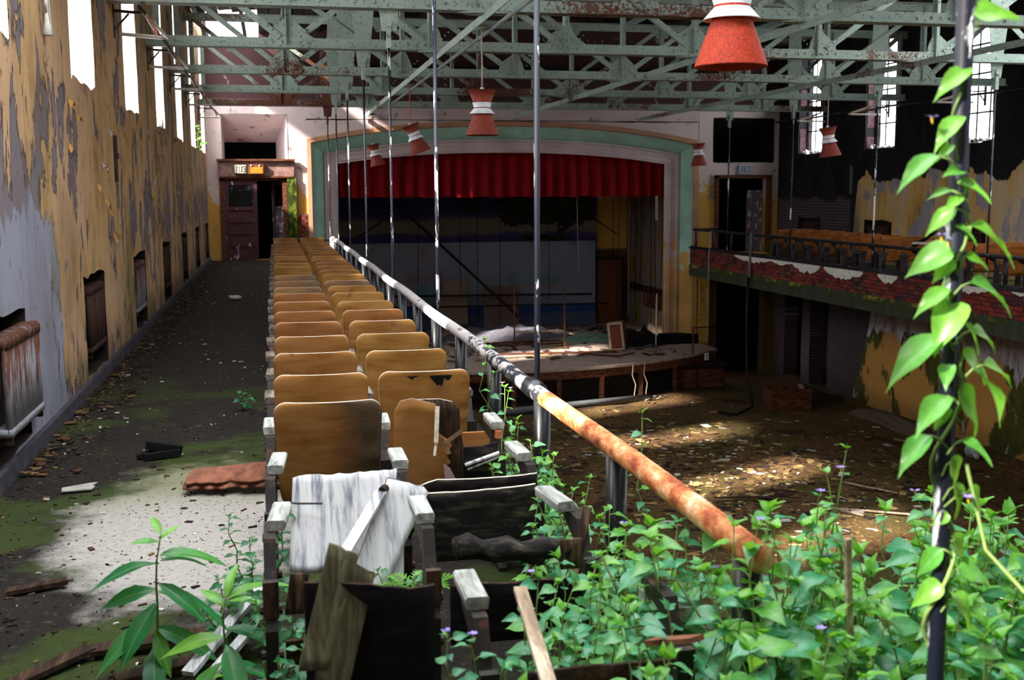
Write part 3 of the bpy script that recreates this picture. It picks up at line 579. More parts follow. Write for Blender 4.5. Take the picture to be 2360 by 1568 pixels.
# ------------------------------------------------------------------ steel roof trusses
ZB, ZT_ = 3.86, 5.43
NODES = [6.5+2.07*(j-3) for j in range(7)]
HX = (1.36, 11.76)                                       # hanger positions
def make_truss():
    t = thing('roof_truss', 'x', 'truss', (0, 0, 0)); tm = MT['truss']
    for z, up, nm in ((ZB, 1, 'bottom_chord'), (ZT_, -1, 'top_chord')):
        mb = MB()
        for s in (-1, 1):                                 # two angles back to back
            mb.box((6.43, s*.018, z+up*.075), (16.3, .014, .15)); mb.box((6.43, s*.065, z+up*.007), (16.3, .10, .014))
        mb.build(nm, tm, t)
    for x in NODES+[XL+.15, XRW-.15]:
        mb = MB()
        for s in (-1, 1): mb.box((x, s*.016, (ZB+ZT_)/2), (.085, .010, ZT_-ZB-.06)); mb.box((x-.038, s*.045, (ZB+ZT_)/2), (.010, .06, ZT_-ZB-.1))
        mb.build('vertical', tm, t)
    mid = 3
    segs = []
    for j in range(7):
        if j < mid+0: segs.append((NODES[j], NODES[j]+2.07))       # upper-left to lower-right
        if j > mid: segs.append((NODES[j], NODES[j]-2.07))
    segs += [(XL+.1, NODES[0]), (XRW-.1, NODES[6])]
    for a, b in segs:
        mb = MB(); d = .08 if b > a else -.08
        for s in (-1, 1): mb.bar((a+d, s*.03, ZT_-.1), (b-d*1.6, s*.03, ZB+.16), .012, .085); 
        mb.bar((a+d, .06, ZT_-.06), (b-d*1.6, .06, ZB+.20), .06, .010, )
        mb.build('diagonal', tm, t)
    for hx, n0 in ((HX[0], NODES[0]), (HX[1], NODES[6])):
        w = 1 if hx > n0 else -1
        mb = MB(); mb.prism([(hx-.11, ZB+.10), (hx+.11, ZB+.10), (hx+.18, ZB+.75), (hx+.14, ZT_-.1), (hx-.14, ZT_-.1), (hx-.18, ZB+.75)], 'y', -.008, .008); mb.build('hanger_strut', tm, t)
        mb = MB(); mb.bar((n0+.12*w, .05, ZB+.15), (hx-.05*w, .05, ZB+.82), .012, .09); mb.bar((n0+.12*w, .08, ZB+.19), (hx-.05*w, .08, ZB+.86), .05, .01); mb.build('brace', tm, t)
        mb = MB(); mb.bar((n0+2.0*w, .05, ZB+.18), (hx+.08*w, .05, ZB+.78), .012, .09); mb.build('brace', tm, t)
        mb = MB(); mb.prism([(hx-.11, ZB), (hx+.11, ZB), (hx+.085, ZB-.24), (hx-.085, ZB-.24)], 'y', -.012, .012); mb.build('hanger_plate', tm, t)
    rv = MB()
    def rivet(x, y, z, r=.022): rv.ball((x, y, z), (r, .016, r), 6, 4)
    for j, x in enumerate(NODES):
        mb = MB(); L = -1 if j <= mid else 1
        lf, rt_ = (.32, .17) if L < 0 else (.17, .32)
        if j in (0, 6, mid): lf = rt_ = .30
        mb.prism([(x-lf, ZB+.12), (x+rt_, ZB+.12), (x+rt_*.8, ZB+.26), (x+.06, ZB+.42), (x-.06, ZB+.42), (x-lf*.8, ZB+.28)], 'y', -.010, .010); mb.build('gusset_plate', tm, t)
        mb = MB(); mb.prism([(x-.22, ZT_-.12), (x+.22, ZT_-.12), (x+.12, ZT_-.28), (x-.12, ZT_-.28)], 'y', -.010, .010); mb.build('gusset_plate', tm, t)
        for s in (-1,):
            for i in range(6): rivet(x-.36+.13*i, s*.03, ZB+.085)
            for i in range(4): rivet(x, s*.024, ZB+.2+.09*i, .014)
            for i in range(3):
                rivet(x+L*(.16+.07*i), s*.04, ZB+.2+.055*i, .015); rivet(x-L*(.16+.05*i), s*.02, ZB+.18+.05*i, .013)
    for i in range(26): rivet(XL+.4+.62*i, -.03, ZB+.075)
    o = rv.build('rivet', tm, t, smooth=True); o['kind'] = 'stuff'
    return t
TY = [13.32+T*k for k in range(-3, 5)]
trk = make_truss()
vis = {0: 'pale green steel roof truss crossing the very top of the view', 1: 'roof truss with the rust-brown left end of its bottom chord', 2: 'third pale roof truss from the front, rusty near its right hanger plate', 3: 'fourth green roof truss from the front, above the doors', 4: 'last roof truss, nearest the stage, rust-red at its left end'}
for k, y in enumerate(TY):
    o = trk if k == 0 else copy_tree(trk)
    o.location = (0, y, 0)
    i = k-3
    tag(o, vis.get(i) or 'steel roof truss overhead, the %s above the camera' % ORD[k], 'truss', 'steel roof trusses')
# lengthwise struts under the bottom chords
def strut(x, y0, y1, label, name='longitudinal_strut'):
    t = thing(name, label, 'strut', (0, 0, 0), 0, 'lengthwise roof struts')
    mb = MB(); mb.box((x, (y0+y1)/2, ZB-.012), (.09, y1-y0, .012)); mb.box((x-.04, (y0+y1)/2, ZB-.06), (.012, y1-y0, .09)); mb.build('angle_iron', MT['truss'], t)
    for y in TY:
        if y0 < y < y1: mb = MB(); mb.prism([(x-.34, y-.06), (x-.2, y-.12), (x+.2, y-.12), (x+.34, y-.05), (x+.2, y+.12), (x-.2, y+.12)], 'z', ZB-.022, ZB-.004); mb.build('joint_plate', MT['truss'], t)
strut(2.50, 6, 31.25, 'long steel strut and joint plates above the four left-hand lamps')
strut(6.50, 6, 31.25, 'long steel strut along the middle of the roof trusses')
strut(10.25, 6, 31.25, 'long steel strut below the trusses on the right, above the two dark lamps')
mb = MB(); mb.tube([(2.67, 5.5, ZB-.10), (2.67, 31.2, ZB-.10)], .026, 8); o = mb.build('lamp_conduit', plain('pale_grey_conduit', '#a9b3b5', .5), smooth=True); tag(o, 'thin grey conduit pipe feeding the left row of lamps', 'conduit')
# ------------------------------------------------------------------ hanger rods
def make_rod():
    t = thing('hanger_rod', 'x', 'rod', (0, 0, 0))
    mb = MB(); mb.tube([(0, 0, -.42), (0, 0, ZB-.42)], .0155, 10); mb.build('rod', MT['rod'], t, smooth=True)
    mb = MB()
    for s in (-1, 1): mb.box((0, s*.026, ZB-.22), (.05, .014, .2))
    mb.box((0, 0, ZB-.36), (.05, .066, .14)); c = mb.build('clevis', MT['truss'], t)
    mb = MB(); mb.tube([(0, -.05, ZB-.155), (0, .05, ZB-.155)], .026, 10); mb.tube([(0, -.056, ZB-.155), (0, -.044, ZB-.155)], .042, 6); mb.build('bolt', MT['truss'], t)
    return t
rod0 = make_rod()
rl = {0: 'dark blue rod wound with the climbing vine, nearest the camera', 1: 'thick blue-and-white chipped rod standing before the stage centre', 2: 'second blue hanger rod behind the chipped one, left of the middle lamp', 3: 'third hanger rod, its clevis under the second truss', 4: 'fourth hanger rod along the railing', 5: 'fifth hanger rod along the railing', 6: 'sixth hanger rod, second from the stage end', 7: 'last thin hanger rod before the left foot of the stage arch'}
first = True
for k in range(8):
    o = rod0 if first else copy_tree(rod0); first = False
    o.location = (1.352, TY[k], 0); o.scale = (1.2, 1.2, 1) if k == 0 else (1, 1, 1); tag(o, rl[k], 'rod', 'hanger rods of the left gallery')
rr = {3: 'hanger rod of the right gallery standing right of the climbing vine', 4: 'hanger rod of the right gallery seen against the far right wall, right of the vine', 5: 'hanger rod of the right gallery in front of the middle right window', 6: 'hanger rod of the right gallery left of the far right window', 7: 'hanger rod in front of the dark right-hand doorway'}
for k in range(3, 8):
    o = copy_tree(rod0); o.location = (11.76, TY[k], 0); tag(o, rr[k], 'rod', 'hanger rods of the right gallery')
# ------------------------------------------------------------------ left railing
rg = thing('gallery_railing', 'pipe railing beside the left seats, grey paint turning orange near the camera', 'railing')
RX, RZ = 1.262, .80
pts = [(RX, 2.76+21.6*i/40, RZ+.008*math.sin(i*.9)) for i in range(41)]
mb = MB(); mb.tube(pts, .041, 14); mb.build('top_rail', MT['rail'], rg, smooth=True)
mb = MB(); mb.tube([(RX, 24.35, RZ), (RX, 24.5, RZ), (.45, 24.55, RZ), (.42, 24.55, RZ)], .032, 10); mb.build('end_rail', MT['post'], rg, smooth=True)
for i in range(18):
    y = 2.87+1.25*i; mb = MB(); mb.tube([(RX+.01, y, 0), (RX+.01, y, RZ-.02)], .043, 12); mb.lathe([(.075, 0), (.075, .02), (.045, .03)], 12, (RX+.01, y, .0)); mb.build('post', MT['post'], rg, smooth=True)
mb = MB(); mb.tube([(RX, 5.58, RZ), (RX, 5.42, RZ)], .052, 14); mb.build('pipe_coupling', MT['post'], rg, smooth=True)
mb = MB(); mb.box((1.33, 14.5, .06), (.14, 21.0, .14)); o = mb.build('baseboard_gallery', MT['darkw']); tag(o, 'low kerb below the left railing', kind='structure')
mb = MB()
for i in range(9):
    a = i*2.4; mb.tube([(RX-.05+.05*math.cos(a+j*.8), 24.25+.03*i-.12+.03*j*math.sin(a), RZ+.055*math.sin(a+j*.8)-(.05*j if i % 3 == 0 else 0)) for j in range(6)], .018, 6)
mb.tube([(RX-.03, 24.2, RZ-.02), (RX-.06, 24.1, RZ-.14), (RX-.04, 24.05, RZ-.26)], [.03, .035, .02], 7)
o = mb.build('tied_rag', MT['whitep'], smooth=True); tag(o, 'white rag knotted around the far corner of the left railing', 'rag')

# ------------------------------------------------------------------ right gallery
RF = 11.45
Zc, Zb, Zf_ = .19, -.27, -.585
mb = MB(); mb.box(((RF+XRW)/2+.15, 19.1, (Zb+Zf_)/2), (XRW-RF+.3, 22.4, Zb-Zf_)); mb.box(((RF+XRW)/2+.3, 19.1, -.14), (XRW-RF+.1, 22.4, .26)); o = mb.build('floor', MT['conc']); tag(o, 'mossy concrete edge and floor of the right gallery', kind='structure')
pw = thing('wall_parapet', None, None); tag(pw, 'red brick parapet of the right gallery with scraps of white plaster', kind='structure')
mb = MB(); mb.box((RF+.11, 19.1, (Zc+Zb)/2), (.16, 22.4, Zc-Zb)); mb.build('mortar', MT['mort'], pw)
bm = []
for k in ('brickA', 'brickB', 'brickC', 'brickD'):
    b = MB(); b.box((0, 0, 0), (.06, .198, .066)); bm.append(b.mesh('brick', MT[k]))
cand = []
for row in range(6):
    z = Zb+.038+.0767*row
    for i in range(84):
        y = 12.6+.21*i+(.105 if row % 2 else 0)
        if y > 30.2: continue
        if hsh(row, i, 9) < .05: continue
        cand.append((y, z, row, i))
cand.sort()
far = MB()
for k, (y, z, row, i) in enumerate(cand):
    x = RF+.022+.014*hsh(i, row, 5)
    if k < 300: link('brick', bm[int(hsh(i, row, 2)*4) % 4], pw, (x, y, z), (0, 0, (hsh(i, row, 6)-.5)*.03))
    else: far.box((x, y, z), (.06, .198, .066), mi=int(hsh(i, row, 2)*4) % 4)
o = far.build('brick', [MT[k] for k in ('brickA', 'brickB', 'brickC', 'brickD')], pw); o['kind'] = 'stuff'
def scrap(y0, y1, depth, seed):
    r = random.Random(seed); n = max(5, int((y1-y0)/.09)); top = [(y0+(y1-y0)*i/n, Zc-.01) for i in range(n+1)]
    bot = [(y0+(y1-y0)*i/n, Zc-.01-depth*(.25+.75*max(0, math.sin(PI*i/n))**.7*(.55+.6*r.random()))) for i in range(n+1)]
    mb = MB(); mb.prism(bot+top[::-1], 'x', RF-.028, RF-.008); mb.build('plaster_scrap', MT['whitep'], pw)
for k, (a, b, d) in enumerate(((24.9, 27.0, .14), (23.7, 24.9, .10), (22.4, 23.7, .20), (20.6, 22.2, .22), (19.3, 20.0, .19), (16.5, 17.6, .13), (15.4, 15.9, .06))): scrap(a, b, d, k+3)
mb = MB(); mb.box((RF+.08, 19.1, Zc+.02), (.24, 22.3, .04)); mb.tube([(RF+.02, 8, Zc+.05), (RF+.02, 30.2, Zc+.05)], .03, 8); mb.build('iron_capping', MT['darkrail'], pw)
rg2 = thing('gallery_railing', 'black iron railing on the brick parapet of the right gallery', 'railing')
mb = MB(); mb.tube([(RF+.06, 8, .70), (RF+.06, 30.15, .72), (RF+.8, 30.2, .72)], .036, 10); mb.build('top_rail', MT['darkrail'], rg2, smooth=True)
for i in range(18):
    y = 8.7+1.25*i; mb = MB(); mb.tube([(RF+.06, y, Zc), (RF+.06, y, .71)], .036, 8); mb.build('post', MT['darkrail'], rg2, smooth=True)
# ------------------------------------------------------------------ theatre seats (they face +Y, the camera sees their backs)
def back_mb(w=.49, z0=.36, z1=.865, wr=0, seed=0, tilt=.13, th=.018, nu=20, nv=20, cut=None):
    r = random.Random(seed); mb = MB(); front = []; rows = []
    ht = z1-z0; rc = .06
    for j in range(nv+1):
        v = (j/11)*(1-rc/ht) if j <= 11 else 1-rc/ht*(1-math.sin(PI/2*(j-11)/9)); z = z0+ht*v; hw = (w/2)*(.90+.10*v); d = ht*(1-v)
        if d < rc: hw -= rc-math.sqrt(max(0, rc*rc-(rc-d)**2))
        if v < .1: hw -= .03*(1-v/.1)
        row = []
        for i in range(nu+1):
            u = -1+2*i/nu; x = u*hw
            y = .040*u*u-.018-tilt*(z-.42)+.03*(1-v)*(1-v)
            if wr:
                e = max(0, (u*wr-.35)/.65); y -= .014*e*(1+math.sin(z*62+3*math.sin(z*9+seed)))*math.sin(PI*min(1, v*1.15+.05))
            row.append((x, y, z))
        rows.append(row)
    b = 0; n = nu+1; V = [p for rw in rows for p in rw]; V2 = [(x, y+th, z) for x, y, z in V]
    mb.v = V+V2; o = len(V)
    for j in range(nv):
        for i in range(nu):
            a = j*n+i; mb.f.append((a, a+1, a+n+1, a+n)); mb.m.append(0); mb.f.append((o+a, o+a+n, o+a+n+1, o+a+1)); mb.m.append(0)
    bd = [i for i in range(n)]+[j*n+nu for j in range(1, nv+1)]+[nv*n+i for i in range(nu-1, -1, -1)]+[j*n for j in range(nv-1, 0, -1)]
    for a, c in zip(bd, bd[1:]+bd[:1]): mb.f.append((a, o+a, o+c, c)); mb.m.append(1)
    return mb
def standard_mb(x):
    mb = MB()
    mb.prism([(-.02, 0), (.24, 0), (.24, .02), (.16, .05), (.15, .40), (.20, .58), (.36, .63), (.36, .665), (.16, .665), (.12, .58), (.02, .40), (.04, .05), (-.02, .02)], 'x', x-.02, x+.02)
    mb.tube([(x-.036, .09, .45), (x+.036, .09, .45)], .018, 8); mb.tube([(x-.036, .08, .30), (x+.036, .08, .30)], .016, 8); mb.box((x, .045, .5), (.05, .03, .12))
    return mb
def arm_mb(x):
    mb = MB(); pr = [(-.029, .667), (.029, .667), (.033, .695), (.027, .703), (-.027, .703), (-.033, .695)]
    y0, y1 = .21, .43
    mb.add([(x+a, y, z+(.004 if y == y1 else 0)) for y in (y0, y1) for a, z in pr], [(0,1,2,3,4,5)[::-1], (6,7,8,9,10,11)]+[(i, (i+1) % 6, 6+(i+1) % 6, 6+i) for i in range(6)]); return mb
def cap_mb(x):
    mb = MB(); mb.box((x, .205, .645), (.030, .03, .036)); return mb
SW = .262                                                   # half spacing of the standards
seat_m = MB(); seat_m.prism([(-.21, .40), (.21, .40), (.225, .62), (.20, .655), (-.20, .655), (-.225, .62)], 'y', .10, .125); seat_m = seat_m.mesh('seat', MT['ply'])
backs = {}
for nm, wr, mt in (('clean', 0, 'ply'), ('left', -1, 'ply'), ('right', 1, 'ply'), ('dark', 1, 'plyd'), ('worn', -1, 'plyw'), ('brown', 0, 'plyr')):
    backs[nm] = back_mb(wr=wr, seed=len(backs)).mesh('backrest', [MT[mt], MT['plyedge' if nm != 'brown' else 'plyr']], True)
sm = {s: (standard_mb(s).mesh('standard', MT['iron']), arm_mb(s).mesh('armrest', MT['arm']), cap_mb(s).mesh('bracket', MT['rustcap'])) for s in (-SW, SW)}
armd = {s: arm_mb(s*SW).mesh('armrest', MT['armd']) for s in (-1, 1)}
def seat(label, x, y, back='clean', sides=(-1, 1), group='left gallery seats', scale=1, lean=0, noarm=()):
    t = thing('theatre_seat', label, 'seat', (x, y, 0), R.uniform(-.012, .012), group)
    if back: link('backrest', backs[back], t, (0, R.uniform(-.012, .012), R.uniform(-.006, .006)), (lean+R.uniform(-.02, .02), 0, R.uniform(-.012, .012)))
    link('seat', seat_m, t, None, (R.uniform(-.1, .15), 0, 0))
    for s in sides:
        a, b, c = sm[s*SW]; link('standard', a, t); b = armd[s] if y > 5.4 else b
        if s not in noarm: link('armrest', b, t, None, (0, 0, R.uniform(-.03, .03))); link('bracket', c, t)
    return t
ROW0, DROW = 5.05+.055, .791
CX1, CX2 = .215, .752
special1 = {0: ('dark', 'aisle-side seat with its back rotted dark on the right half, nearest whole seat'), 8: ('worn', None), 9: ('worn', None), 10: ('worn', None)}
for i in range(0, 25):
    y = ROW0+DROW*i
    for c, cx in ((0, CX1), (1, CX2)):
        if i == 0 and c == 1: continue
        col = 'aisle column' if c == 0 else 'railing column'
        lab = 'ochre plywood seat, %s of the %s counting from the camera' % (ORD[i], col)
        bk = 'clean'
        if c == 0 and i in special1: bk = special1[i][0]; lab = special1[i][1] or lab
        elif c == 0 and i == 1: bk = 'right'; lab = 'ochre seat back with a chipped wrinkled right edge, second in the aisle column'
        elif c == 1 and i == 1: bk = 'right'; lab = 'ochre seat with black burn marks along the top of its back'
        elif c == 1 and i in (4, 12): bk = 'left'; lab = 'seat with folds down the left edge of its back, %s in the railing column' % ORD[i]
        elif c == 1 and i == 9: bk = 'worn'
        elif hsh(i, c, 4) < .18: bk = 'left'
        if i == 11 and c == 0: bk = None; lab = 'seat frame without a backrest, twelfth in the aisle column'
        t = seat(lab, cx+R.uniform(-.006, .006), y, bk, (-1, 1) if c == 0 else (1,))
        if c == 1 and i == 1:
            mb = MB(); r = random.Random(5)                     # burnt holes in the veneer
            for u0, u1, dep in ((.02, .135, .065), (-.10, -.045, .03)):
                n = 9; top = [(u0+(u1-u0)*k/n, .862) for k in range(n+1)]; bot = [(u0+(u1-u0)*k/n, .862-dep*(.25+.75*r.random())*math.sin(PI*(k+.5)/(n+1))) for k in range(n+1)]
                mb.prism(bot+top[::-1], 'y', -.0785, -.0765)
            o = mb.build('burn_scar', MT['black0'], t); o.rotation_euler = (math.atan(.13), 0, 0); o.location = (0, .098, -.006)
# torn half seat beside the first whole one
t = thing('theatre_seat', 'torn seat with half its ochre veneer ripped off the dark wood core', 'seat', (CX2, ROW0, 0), 0, 'left gallery seats')
def poly_back(name, poly, y0, mat, th=.012, curve=.04):
    """panel cut to an outline (x,z), bent like a seat back"""
    mb = MB(); n = len(poly); cx = sum(p[0] for p in poly)/n; cz = sum(p[1] for p in poly)/n
    f = lambda x, z, d: (x, y0+curve*(x/.245)**2-.13*(z-.42)+d, z)
    rings = [1, .75, .5, .25]; V = []
    for d in (0, th):
        for k in rings: V += [f(cx+(x-cx)*k, cz+(z-cz)*k, d) for x, z in poly]
        V.append(f(cx, cz, d))
    S = 4*n+1; F = []; M = []
    for s, o in ((0, 0), (1, S)):
        for r_ in range(3):
            for i in range(n):
                j = (i+1) % n; q = (o+r_*n+i, o+r_*n+j, o+(r_+1)*n+j, o+(r_+1)*n+i); F.append(q if s == 0 else q[::-1])
        for i in range(n): q = (o+3*n+i, o+3*n+(i+1) % n, o+4*n); F.append(q if s == 0 else q[::-1])
    nb_ = len(F)
    for i in range(n): j = (i+1) % n; F.append((i, S+i, S+j, j))
    mb.add(V, F); mb.m = [0]*nb_+[1]*n
    return mb.build(name, [mat, MT['plyedge']], t, True)
poly_back('backrest', [(-.235, .37), (-.245, .60), (-.24, .80), (-.215, .850), (-.16, .862), (-.135, .855), (-.06, .835), (-.045, .80), (-.055, .74), (-.04, .69), (.0, .66), (.02, .63), (-.01, .59), (.015, .55), (-.02, .52), (.0, .45), (-.03, .37)], -.02, MT['ply'], .004)
poly_back('wood_core', [(-.20, .36), (-.22, .60), (-.22, .82), (-.19, .853), (-.04, .856), (.02, .84), (.055, .80), (.06, .70), (.075, .62), (.075, .50), (.08, .36)], -.014, MT['core'], .010)
mb = MB(); mb.bar((-.052, -.085, .825), (-.062, -.10, .66), .02, .006); mb.bar((-.06, -.09, .66), (-.07, -.10, .60), .012, .006); mb.build('hanging_strip', MT['plyedge'], t)
mb = MB(); mb.bar((-.02, -.085, .65), (.06, -.095, .71), .004, .018); mb.bar((-.02, -.08, .65), (.0, -.085, .60), .004, .02); mb.build('veneer_curl', MT['plyw'], t)
mb = MB(); mb.prism([(-.03, .56), (.0, .54), (.05, .44), (.09, .34), (-.02, .34), (-.02, .46)], 'y', -.11, -.10); mb.build('pink_splinter', plain('pinkish_split_wood', '#a8878a', .8), t)
a, b, c = sm[SW]; link('standard', a, t); link('armrest', b, t, (0, -.12, 0)); link('bracket', c, t, (0, -.12, 0))
link('seat', seat_m, t); 
mb = MB(); pts = [(.06, .06, .60), (.12, .055, .598), (.18, .05, .605), (.235, .045, .62)]
mb.prism([(.05, .36), (.25, .36), (.25, .615), (.18, .60), (.10, .597), (.05, .605)], 'y', .045, .06); mb.build('seat_panel', MT['black'], t)
mb = MB(); mb.bar((.09, .02, .52), (.25, .0, .575), .04, .008); mb.bar((.10, .015, .50), (.25, -.005, .56), .02, .008); mb.build('loose_slat', MT['white'], t)
# row in front of it: bleached seat and black seat
Y1 = ROW0-DROW
t = thing('theatre_seat', 'collapsed seat with a bleached white splitting back', 'seat', (CX1, Y1, 0), 0, 'left gallery seats')
def sheet(pts_fn, nu, nv, th, mats, name, parent, jag=0, seed=0):
    r = random.Random(seed); mb = MB(); n = nu+1; V = []
    for j in range(nv+1):
        for i in range(nu+1):
            u, v = i/nu, j/nv
            if jag and j == nv: v += r.uniform(-jag, jag)
            V.append(Vector(pts_fn(u, v)))
    N_ = []
    for d in (0, 1): N_ += [(p.x, p.y+d*th, p.z) for p in V]
    mb.v = [tuple(p) for p in N_]; o = len(V)
    for j in range(nv):
        for i in range(nu):
            a = j*n+i; mb.f.append((a, a+1, a+n+1, a+n)); mb.m.append(0); mb.f.append((o+a, o+a+n, o+a+n+1, o+a+1)); mb.m.append(0)
    bd = list(range(n))+[j*n+nu for j in range(1, nv+1)]+[nv*n+i for i in range(nu-1, -1, -1)]+[j*n for j in range(nv-1, 0, -1)]
    for a, c in zip(bd, bd[1:]+bd[:1]): mb.f.append((a, o+a, o+c, c)); mb.m.append(len(mats)-1)
    return mb.build(name, mats, parent, True)
sheet(lambda u, v: (-.175-.025*(1-v)+.40*u-.02*(1-v)*u+.0, -.02-.20*(1-v)-.02*math.sin(u*9)*(1-v)+.03*(2*u-1)**2, .40+.315*v-.05*max(0, .12-u)*4*v*v*.5), 16, 12, .014, [MT['white'], MT['white']], 'backrest', t, .010, 3)
sheet(lambda u, v: (.00+.16*u+.18*v-.05*(1-v)*u, -.27+.20*v-.02*u, .33+.37*v-.05*u), 6, 10, .016, [MT['white'], MT['core']], 'split_back_panel', t, .02, 5)
sheet(lambda u, v: (.17+.05*u+.03*v, -.20+.18*v-.01*u, .34+.33*v-.05*(1-v)*u), 3, 8, .10, [MT['white'], MT['black']], 'torn_side', t, .03, 7)
mb = MB(); mb.bar((-.02, -.30, .46), (.155, -.10, .66), .05, .012); mb.build('loose_slat', MT['white'], t)
mb = MB(); mb.tube([(.155, -.11, .665), (.172, -.09, .672)], .016, 8); mb.build('bolt_block', MT['core'], t)
mb = MB(); mb.tube([(-.24, -.05, .63), (-.16, -.10, .632), (-.07, -.13, .635)], .004, 5); mb.build('bent_rod', MT['iron'], t)
for s in (-1, 1): a, b, c = sm[s*SW]; link('standard', a, t); link('armrest', b, t, None, (0, 0, -.09 if s < 0 else 0)); link('bracket', c, t)
t = thing('theatre_seat', 'blackened rotten seat with two dark panels beside the bleached one', 'seat', (CX2, Y1, 0), 0, 'left gallery seats')
sheet(lambda u, v: (-.225+.47*u, -.02+.03*(2*u-1)**2-.13*v*.24, .42+.255*v-.025*max(0, .12-u)*8*v), 14, 8, .014, [MT['black'], MT['plyedge']], 'backrest', t, .004, 11)
sheet(lambda u, v: (-.235+.46*u, -.10+.02*(2*u-1)**2, .36+.275*v+.012*u), 14, 8, .016, [MT['black'], MT['plyedge']], 'seat', t, .006, 13)
a, b, c = sm[SW]; link('standard', a, t); link('armrest', b, t, None, (0, 0, .06)); link('bracket', c, t)
# next rows: wrecks under the vines
Y2 = ROW0-2*DROW
t = thing('theatre_seat', 'wrecked aisle seat frame with a rotten tipped seat, behind the mossy planks', 'seat', (CX1, Y2, 0), 0, 'left gallery seats')
for s in (-1, 1): a, b, c = sm[s*SW]; link('standard', a, t); link('armrest', b, t, None, (0, 0, -.10 if s < 0 else .01)); link('bracket', c, t)
o = sheet(lambda u, v: (-.19+.07*u+.085*v, -.86+.10*v, .64+.28*v-.035*u*v), 5, 10, .02, [MT['mossy'], MT['mossy']], 'plank', None, .012, 17); o.location = (CX1, Y2, 0); tag(o, 'left of two grey mossy planks leaning at the nearest black seat', 'plank')
o = sheet(lambda u, v: (-.155+.075*u+.085*v, -.87+.10*v, .61+.275*v-.05*u), 5, 10, .02, [MT['mossy'], MT['plankd']], 'plank', None, .012, 19); o.location = (CX1, Y2, 0); tag(o, 'right of two grey mossy planks leaning at the nearest black seat', 'plank')
sheet(lambda u, v: (-.22+.42*u, -.02-.1*v, .30+.12*v), 10, 5, .02, [MT['plankd'], MT['plankd']], 'seat', t, .02, 21)
sheet(lambda u, v: (-.22+.06*u+.02*v, .0, .46+.13*v), 3, 5, .01, [MT['core'], MT['core']], 'splinter', t, .02, 23)
t = thing('theatre_seat', 'wrecked railing-side seat with a burnt curled backboard among the vines', 'seat', (CX2, Y2, 0), 0, 'left gallery seats')
mb = MB(); mb.tube([(-.21+.042*i, -.02+.012*math.sin(i), .645-.0035*i+.008*math.sin(i*1.9)) for i in range(10)], [.038+.007*math.sin(i*2.2) for i in range(10)], 10); mb.build('burnt_backboard', MT['black'], t, True)
sheet(lambda u, v: (-.22+.45*u, .03, .30+.20*v), 8, 5, .02, [MT['nearblack'], MT['plankd']], 'seat', t, .02, 27)
sheet(lambda u, v: (.13+.08*u, -.05, .56+.10*v), 3, 4, .012, [MT['core'], MT['core']], 'splinter', t, .02, 29)
a, b, c = sm[SW]; link('standard', a, t); link('armrest', b, t, None, (0, 0, .15)); link('bracket', c, t)
mb = MB(); mb.bar((.19, .05, .42), (.285, .17, .70), .03, .012); mb.build('leaning_batten', MT['core'], t)
Y3 = ROW0-3*DROW
t = thing('theatre_seat', 'near-black seat back right of the mossy planks, nearest the camera', 'seat', (CX1+.03, Y3, 0), 0, 'left gallery seats')
sheet(lambda u, v: (-.20+.33*u, .05+.05*(2*u-1)**2-.06*v, .36+.465*v-.02*u+.012*math.sin(u*5)), 14, 10, .014, [MT['nearblack'], MT['plankd']], 'backrest', t, .006, 31)
a, b, c = sm[SW]; link('standard', a, t, (0, -.04, 0)); link('armrest', b, t, (0, -.04, 0)); link('bracket', c, t, (0, -.04, 0))
t = thing('theatre_seat', 'broken seat frame buried in vines at the bottom of the view', 'seat', (CX2+.04, Y3, 0), 0, 'left gallery seats')
a, b, c = sm[SW]; link('standard', a, t); link('armrest', b, t, (0, -.10, -.04), (-.06, .1, .1)); link('bracket', c, t)
sheet(lambda u, v: (-.20+.40*u, .0, .30+.25*v), 8, 6, .014, [MT['plankd'], MT['plankd']], 'backrest', t, .02, 37)
# right gallery seats, two columns
for i in range(13):
    y = 25.2-.79*i
    for c, cx in ((0, 12.06), (1, 12.60)):
        if (c, i) in ((0, 7), (1, 9)): continue
        pos_ = 'next to the brick parapet' if c == 0 else 'nearer the right wall'
        seat('brown plywood seat of the right gallery %s, %s from the stage' % (pos_, ORD[i]), cx, y+(.2 if c == 0 else .35), 'brown', (-1, 1) if c == 0 else (1,), 'right gallery seats')
# cast pedestals of the parapet-side row ends
ped = MB(); ped.lathe([(.10, 0), (.10, .03), (.075, .05), (.07, .42), (.085, .44), (.075, .46), (.095, .50), (.10, .56), (0, .56)], 8)
ped = ped.mesh('pedestal', plain('purple_brown_iron', '#3f2d36', .6))
for i in range(10):
    o = link('row_end_pedestal', ped, None, (11.83, 25.3-.79*i*1.0, 0)); tag(o, 'fluted purple-brown row-end pedestal behind the right railing, %s from the stage' % ORD[i], 'pedestal', 'row-end pedestals')
